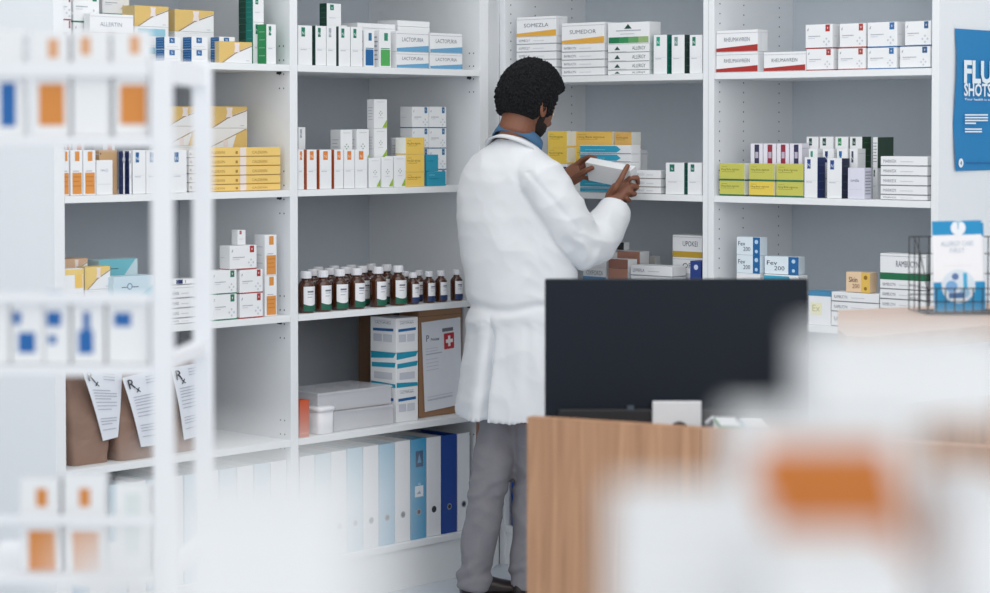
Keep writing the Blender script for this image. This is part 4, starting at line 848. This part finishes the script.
body.tube(nk, [.060, .060, .060, .072], SKIN, 24, ends=False)
# torso, hips and legs under the clothes
body.loft([ring(xl + 6, xr - 6, y, r) for xl, xr, y, r in ((492, 540, 150, .8), (470, 552, 166, .6), (463, 556, 200, .6), (468, 556, 250, .62), (474, 566, 310, .68), (474, 574, 370, .72), (480, 560, 420, .8))], SKIN)
shR, elR, wrR = M(541, 176, -.13), M(580, 248, -.10), M(611, 207, .06)
shL, elL, wrL = M(484, 178, .12), M(527, 245, .26), M(568, 184, .24)
body.tube([shR, elR, wrR], [.052, .042, .030], SKIN, 16); body.tube([shL, elL, wrL], [.052, .042, .029], SKIN, 16)
legL = [(499, 400, .03), (497, 440, .03), (490, 482, .02), (482, 525, .02), (477, 560, .03), (475, 586, .03)]
legR = [(533, 400, -.02), (536, 440, .0), (534, 482, .03), (530, 525, .04), (528, 560, .04), (527, 588, .04)]
for L_ in (legL, legR): body.tube([M(*p) for p in L_], [.075, .07, .055, .048, .042, .036], SKIN, 16)
# hands: each a palm, four fingers and a thumb
def finger(pts, r): body.tube([M(*p) for p in pts], [r * 1.1, r * 1.08, r * 1.02, r * .88][:len(pts)], SKIN, 12)
def palm(pts, r0, wdir, k):
    """flattened palm: rings across the hand from wrist to knuckles"""
    pts = [M(*p) for p in pts]; rr = []
    for i, p in enumerate(pts):
        t = (pts[min(i + 1, len(pts) - 1)] - pts[max(0, i - 1)]).normalized(); w = (wdir - t * wdir.dot(t)).normalized(); n = t.cross(w)
        rr.append([p + w * (r0[i] * math.cos(q)) + n * (r0[i] * k[i] * math.sin(q)) for q in [2 * PI * j / 20 for j in range(20)]])
    body.loft(rr, SKIN)
# right hand: back of the hand to the camera, thumb on top of the carton, fingers round its right end
palm([(610, 209, .06), (613, 203, .07), (617, 196, .082), (622, 189, .092), (627, 184.5, .10)], [.026, .031, .037, .038, .032], RGT * .86 + UP * .4 - FWD * .1, [.8, .62, .48, .42, .38])
finger([(610.5, 197, .075), (616, 189, .055), (622.5, 178, .052), (628.8, 166.5, .07)], .0098)
finger([(624, 186, .10), (632, 178.5, .082), (639, 178.2, .088), (640.5, 184, .115)], .0090)
finger([(626, 190, .10), (634, 186, .075), (639, 187.5, .09), (637, 190.5, .12)], .0090)
finger([(626, 194, .095), (633, 193, .07), (636.8, 194.6, .088), (633, 196.5, .115)], .0086)
finger([(623, 198, .088), (629, 199.5, .068), (631, 201.5, .085), (627, 202, .105)], .0078)
# left hand, beyond: palm facing him, index along the top edge, thumb on the near face
palm([(564, 187, .25), (568, 182.5, .25), (573, 178, .247), (579, 174, .243), (584, 171.5, .238)], [.027, .031, .036, .037, .032], UP * .75 + RGT * .55, [.8, .62, .5, .45, .4])
finger([(579, 166, .245), (586, 160, .232), (592.5, 157.6, .215), (598, 158.5, .2)], .0088)
finger([(582, 170, .25), (589.5, 165, .245), (594.5, 163.5, .232), (598.5, 165, .225)], .0088)
finger([(583, 175, .245), (590, 173, .25), (594, 172.5, .24), (597, 174, .23)], .0086)
finger([(580, 179, .24), (586.5, 179, .24), (590, 179.3, .23), (592, 181, .22)], .0078)
finger([(574, 181, .225), (581, 176, .195), (588, 171.5, .172), (594.5, 168.5, .166)], .0098)
bo = body.build('body', None, True); fuse(bo, .0034, 3); adopt(bo); bo.data.materials[0] = SKIN

# eyes
for s in (1, -1):
    mb = MB(); c = hw((s * .031, .079, -.002)); ew = mat((222, 216, 208), .25)
    rr = [[c + (HX * math.cos(q) + HZ * math.sin(q)) * (.0115 * math.sin(t)) + HY * (.0115 * math.cos(t)) for q in [2 * PI * k / 16 for k in range(16)]] for t in [.02 + 3.1 * j / 10 for j in range(11)]]
    mb.loft(rr, ew); f = c + HY * .0118; mb.quad([f + (HX * math.cos(q) + HZ * math.sin(q)) * .005 for q in [2 * PI * k / 16 for k in range(16)]], mat((40, 24, 18), .2)); adopt(mb.build('eye', None, True))
# hair: a cap over the skull with tight curls
def cap_mesh(name, keep, thick, rough, m, freq, NA=180, NB=120):
    mb = MB(); V = {}
    for j in range(NB):
        b = -PI / 2 + .04 + (PI - .08) * j / (NB - 1)
        for i in range(NA):
            a = 2 * PI * i / NA; p = head_pt(a, b); k = keep(a, b)
            d = Vector((math.sin(a) * math.cos(b), math.cos(a) * math.cos(b), math.sin(b)))
            nz = noise.noise(d * freq) * rough + noise.noise(d * freq * 2.3) * rough * .6
            V[i, j] = (hw(p + d * ((thick(a, b) + nz) * min(1, k) if k > 0 else -.006)), k)
    idx = {}
    for (i, j), (p, k) in V.items(): idx[i, j] = len(mb.v); mb.v.append(tuple(p))
    mi = mb.mi(m)
    for j in range(NB - 1):
        for i in range(NA):
            q = [(i, j), ((i + 1) % NA, j), ((i + 1) % NA, j + 1), (i, j + 1)]
            if max(V[x][1] for x in q) > 0: mb.f.append(tuple(idx[x] for x in q)); mb.m.append(mi)
    mb.f.append(tuple(idx[i, NB - 1] for i in range(NA))); mb.m.append(mi)
    return mb
def hair_keep(a, b):
    x, y, z = math.sin(a) * math.cos(b), math.cos(a) * math.cos(b), math.sin(b)
    if y < -.1: lim = -.50
    elif y < .18: lim = -.50 + (y + .1) / .28 * .72 if abs(x) > .0 else -.4
    else: lim = .22 + (y - .18) * .45
    if .10 < y < .34 and z > -.28: lim = min(lim, -.28)          # sideburn
    return (z - lim) * 9
def hair_th(a, b):
    x, y, z = math.sin(a) * math.cos(b), math.cos(a) * math.cos(b), math.sin(b)
    return .019 + .018 * max(0, z) + .010 * max(0, z) * max(0, y) + .006 * max(0, -y)
adopt(cap_mesh('hair', hair_keep, hair_th, .007, HAIR, 17).build('hair', None, False))
def beard_keep(a, b):
    x, y, z = math.sin(a) * math.cos(b), math.cos(a) * math.cos(b), math.sin(b)
    if y < .02: return -1
    k = min((-.40 - z) * 8, (y - .02) * 8, 1)
    if .04 < y < .34 and -.6 < z < -.1: k = max(k, min((y - .04) * 12, (.34 - y) * 12, (-.1 - z) * 10, 1))
    if y > .75 and abs(x) < .3 and -.68 < z < -.44 and not (-.46 < z): k = -1      # the mouth stays free
    return k
mbb = MB()
def beard():
    mb = MB(); V = {}; NA, NB = 140, 100
    for j in range(NB):
        b = -PI / 2 + .04 + (PI * .5) * j / (NB - 1)
        for i in range(NA):
            a = -PI / 2 + PI * i / (NA - 1); p = head_pt(a, b); k = beard_keep(a, b); d = Vector((math.sin(a) * math.cos(b), math.cos(a) * math.cos(b), math.sin(b)))
            V[i, j] = (hw(p + d * ((.0045 + noise.noise(d * 40) * .0025) * min(1, k) + .0005 if k > 0 else -.004)), k)
    idx = {}
    for key, (p, k) in V.items(): idx[key] = len(mb.v); mb.v.append(tuple(p))
    mi = mb.mi(mat((32, 24, 23), .9, grain=.4, scale=120))
    for j in range(NB - 1):
        for i in range(NA - 1):
            q = [(i, j), (i + 1, j), (i + 1, j + 1), (i, j + 1)]
            if max(V[x][1] for x in q) > 0: mb.f.append(tuple(idx[x] for x in q)); mb.m.append(mi)
    return mb
adopt(beard().build('beard', None, True))
# shirt collar
def collar(name, C, r1, r2, h, tau, m, th=.004, flare=0.0, gap=None, lift=0.0, N=48):
    mb = MB(); e1 = SR; e2 = (SF * math.cos(tau) - UP * math.sin(tau)); n = e1.cross(e2).normalized()
    if n.z < 0: n = -n
    rings = []
    for k in range(N + 1):
        q = PI / 2 + (gap or 0) + (2 * PI - 2 * (gap or 0)) * k / N; d = e1 * (math.cos(q) * r1) + e2 * (math.sin(q) * r2); dn = d.normalized()
        lo = C + d * (1 + flare) - n * h / 2; hi = C + d + n * (h / 2)
        rings.append([lo, hi, hi + dn * th, lo + dn * th * 1.3])
    mb.loft(rings, m); return mb.build(name, None, True)
co = collar('shirt_collar', M(518.5, 140, .0), .074, .079, .036, math.radians(33), SHIRT, flare=.06, gap=.12); adopt(co)

# lab coat: trunk, skirt and sleeves in one cloth
ct = MB()
lv = [(498, 541, 146.5, .86, .012), (489, 546, 150.5, .76, .008), (475, 552, 158, .66, 0), (465, 556, 167, .61, 0), (459.5, 559, 180, .6, 0), (456.5, 561, 197, .6, 0), (455.5, 563, 215, .61, 0), (458, 566, 236, .63, 0), (462, 571, 256, .66, 0), (466, 576, 276, .69, 0), (468.5, 580, 296, .71, 0), (469.5, 582, 312, .73, 0), (467.5, 584, 335, .76, 0), (464, 586, 360, .78, 0), (460, 588, 388, .8, 0), (457, 590, 405, .8, 0), (456, 591, 416.5, .8, 0)]
rings = []
for xl, xr, y, r, up in lv:
    R = ring(xl, xr, y, r, .0, 120, 0)
    if y < 160:
        R = [p + UP * (-.03 * (160 - y) / 10 * math.sin(2 * PI * k / 120)) * .9 for k, p in enumerate(R)]
    if y > 318:                                                 # back vent: a deep crease, and hanging folds
        c = M((xl + xr) / 2, y, 0); t = min(1, (y - 318) / 30)
        out = []
        for k, p in enumerate(R):
            q = 2 * PI * k / 120; d = (p - c); ang = (q - math.radians(268) + PI) % (2 * PI) - PI
            cr = 1 - .34 * t * math.exp(-(ang / .045) ** 2)
            w_ = 1 + .014 * t * math.sin(q * 7 + 1.3) + .02 * t * (y > 318) * math.exp(-((ang + .2) / .15) ** 2)
            out.append(c + d * cr * w_)
        R = out
    rings.append(R)
# the hem is hollow: fold the skirt inwards and up again
c = M(523, 416.5, 0); H_ = rings[-1]; rings.append([c + (p - c) * .86 + UP * .004 for p in H_]); rings.append([c + (p - c) * .5 + UP * .03 for p in H_])
ct.loft(rings, COAT)
def sleeve(pts, rad):
    ct.tube([Vector(p) for p in pts], rad, COAT, 32, ends=False)
s0 = M(531, 173, -.075)
sleeve([s0, M(541, 180, -.12), M(552, 200, -.12), M(563, 220, -.115), M(574, 236, -.105), M(584, 244, -.085), M(594, 241, -.055), M(604, 230, -.015), M(611, 219, .025), M(616.5, 208, .05)],
       [.074, .083, .082, .078, .076, .075, .072, .066, .058, .047])
s1 = M(488, 172, .08)
sleeve([s1, M(483, 178, .12), M(494, 207, .18), M(515, 236, .25), M(530, 242, .262), M(545, 222, .255), (M(557, 200, .248)), M(565.5, 187, .245)], [.07, .078, .072, .068, .064, .058, .05, .041])
rings = None
def fold(p, n):
    v = p - CAM; d = v.dot(FWD); px = 495 + FOC * v.dot(RGT) / d; py = 131 - FOC * v.z / d
    s = 0.0
    rid = lambda x, y, z: (.32 - abs(noise.noise(Vector((x, y, z)))))                       # soft ridges
    s += noise.noise(Vector((px * .018, py * .012, 1.0))) * .012
    s += rid(px * .020 + py * .016, py * .012 - px * .012, 4.0) * .013                            # long diagonal creases
    s += rid(px * .05 - py * .02, py * .05, 9.0) * .014 * (g(px - 590, 40) * g(py - 236, 36) + .25)   # crumpled elbow
    s += -.010 * g(py - 309 - 3 * math.sin(px * .09), 5) * (1 if px < 560 else 0) + .006 * g(py - 320 - 3 * math.sin(px * .08 + 1), 7)   # waist
    s += noise.noise(Vector((px * .10, py * .012, 6.0))) * .005 * (1 if py > 325 else 0)                  # hanging folds of the skirt
    d1 = (py - 172) - (px - 528) * 1.15; s -= .0035 * g(d1, 4) * (1 if 172 < py < 232 else 0)        # armhole seam
    return n * s
co = ct.build('lab_coat', None, True); fuse(co, .0058, 4, fold); adopt(co); co['label'] = 'long white lab coat'
lc = collar('coat_collar', M(518, 151.5, .0), .077, .082, .030, math.radians(33), COAT, th=.006, flare=.30, gap=.5)
lc.parent = co
# half belt button and seam on the back
mb = MB(); cc = M(476, 307, -.0)
# trousers
tr = MB()
def legr(L): tr.loft([[M(cx, y, dw) + RGT * (r * math.cos(q)) + FWD * (r * 1.15 * math.sin(q)) for q in [2 * PI * k / 36 for k in range(36)]] for cx, y, dw, r in L], TRS)
legr([(500, 380, .02, .078), (499.5, 405, .02, .075), (498.5, 422, .02, .0705), (495, 450, .015, .0705), (491, 475, .01, .0715), (485.5, 503, .01, .062), (481, 534, .015, .060), (477.5, 556, .02, .0605), (475, 574, .025, .0625), (473.5, 587, .03, .062), (474, 590.5, .03, .055)])
legr([(530, 380, -.01, .08), (531, 405, -.01, .078), (533, 425, .0, .076), (534, 462, .02, .066), (531, 503, .035, .063), (529, 544, .04, .060), (527.5, 575, .045, .0615), (527, 591, .045, .060)])
def tfold(p, n):
    v = p - CAM; d = v.dot(FWD); px = 495 + FOC * v.dot(RGT) / d; py = 131 - FOC * v.z / d
    s = noise.noise(Vector((px * .04 + py * .03, py * .025 - px * .03, 2))) * .012 + (.5 - abs(noise.noise(Vector((px * .03 + py * .03, py * .04 - px * .04, 7))))) * .008 - .004
    s += .012 * noise.noise(Vector((px * .05, py * .11 + px * .04, 5))) * (g(py - 578, 16) + .5 * g(py - 490, 22))
    return n * s
to = tr.build('trousers', None, True); fuse(to, .0055, 3, tfold); adopt(to); to['label'] = 'grey trousers'
# shoes
SH = mat((44, 36, 36), .35, grain=.1); SOLE = mat((60, 56, 56), .6)
def shoe(px, py, dw, ang):
    o_ = M(px, py, dw); o_.z = 0; fx = RGT * math.cos(ang) + FWD * math.sin(ang); sx = RGT * -math.sin(ang) + FWD * math.cos(ang)
    for nm, m, prof in (('shoe', SH, [(-.075, .026, .05, .012), (-.06, .034, .06, .012), (-.03, .037, .07, .012), (.02, .04, .075, .012), (.06, .044, .062, .012), (.11, .047, .05, .012), (.15, .043, .042, .012), (.18, .03, .034, .012), (.192, .012, .024, .014)]),
                        ('sole', SOLE, [(-.09, .026, .014, .0), (-.07, .038, .014, .0), (.0, .040, .014, .0), (.06, .046, .014, .0), (.11, .050, .014, .0), (.16, .044, .014, .0), (.195, .018, .014, .0)])):
        mb = MB(); mb.loft([[o_ + fx * x + sx * (w * math.cos(q)) + UP * (z0 + (h - z0) * (.5 + .5 * math.sin(q))) for q in [2 * PI * k / 24 for k in range(24)]] for x, w, h, z0 in prof], m)
        o = mb.build(nm, None, True)
        if nm == 'shoe': adopt(o); s_ = o
        else: o.parent = s_
shoe(483, 597, .03, math.radians(12)); shoe(531, 596, .05, math.radians(40))
# the carton he holds
c0, c1 = M(592.5, 170, .205), M(636.5, 178.5, .095)
ax = (c1 - c0); ln = ax.length; ax = ax.normalized(); upv = (UP * .80 - FWD * .60); upv = (upv - ax * upv.dot(ax)).normalized(); dv = ax.cross(upv)
mb = carton_mesh(ln, .034, .072, dict(F=[(.1, .7, .5, .72, (214, 216, 222))], S=[(0, 0, 1, 1, (214, 216, 220))]))
Mx = Matrix.Identity(4)
for r in range(3): Mx[r][0] = ax[r]; Mx[r][1] = dv[r]; Mx[r][2] = upv[r]; 
cen = (c0 + c1) / 2 - ax * (ln / 2) - upv * .036 - dv * .017
for r in range(3): Mx[r][3] = cen[r]
o = mb.build('medicine_carton'); o.matrix_world = Mx; tag(o, 'plain white carton held up in both hands of the man', 'box')

# ------------------------------------------------------------------ light
w = bpy.data.worlds.new('world'); scene.world = w; w.use_nodes = True
bg = w.node_tree.nodes['Background']; bg.inputs[0].default_value = (.96, .985, 1, 1); bg.inputs[1].default_value = .86
def area(name, loc, target, sx, sy, power, col=(1, 1, 1)):
    l = bpy.data.lights.new(name, 'AREA'); l.shape = 'RECTANGLE'; l.size = sx; l.size_y = sy; l.energy = power; l.color = col
    o = bpy.data.objects.new(name, l); COL.objects.link(o); o.location = loc
    o.rotation_euler = (Vector(target) - Vector(loc)).to_track_quat('-Z', 'Y').to_euler(); return o
area('ceiling_light', (1.6, -2.2, 3.3), (1.0, -1.4, 0), 3.5, 3.5, 46, (1, .99, .98))
area('side_area_light', (5.5, -3.2, 2.4), (0, -.3, 1.0), 3.0, 2.4, 34, (1, .99, .98))  # broad area light from the right, no window there
area('front_fill_light', (7.4, -7.9, 2.7), (4.4, -4.6, 1.1), 3.0, 2.0, 48)  # added fill from behind the camera, brightens the near cartons
scene.view_settings.view_transform = 'Standard'; scene.view_settings.look = 'None'; scene.view_settings.exposure = -0.13
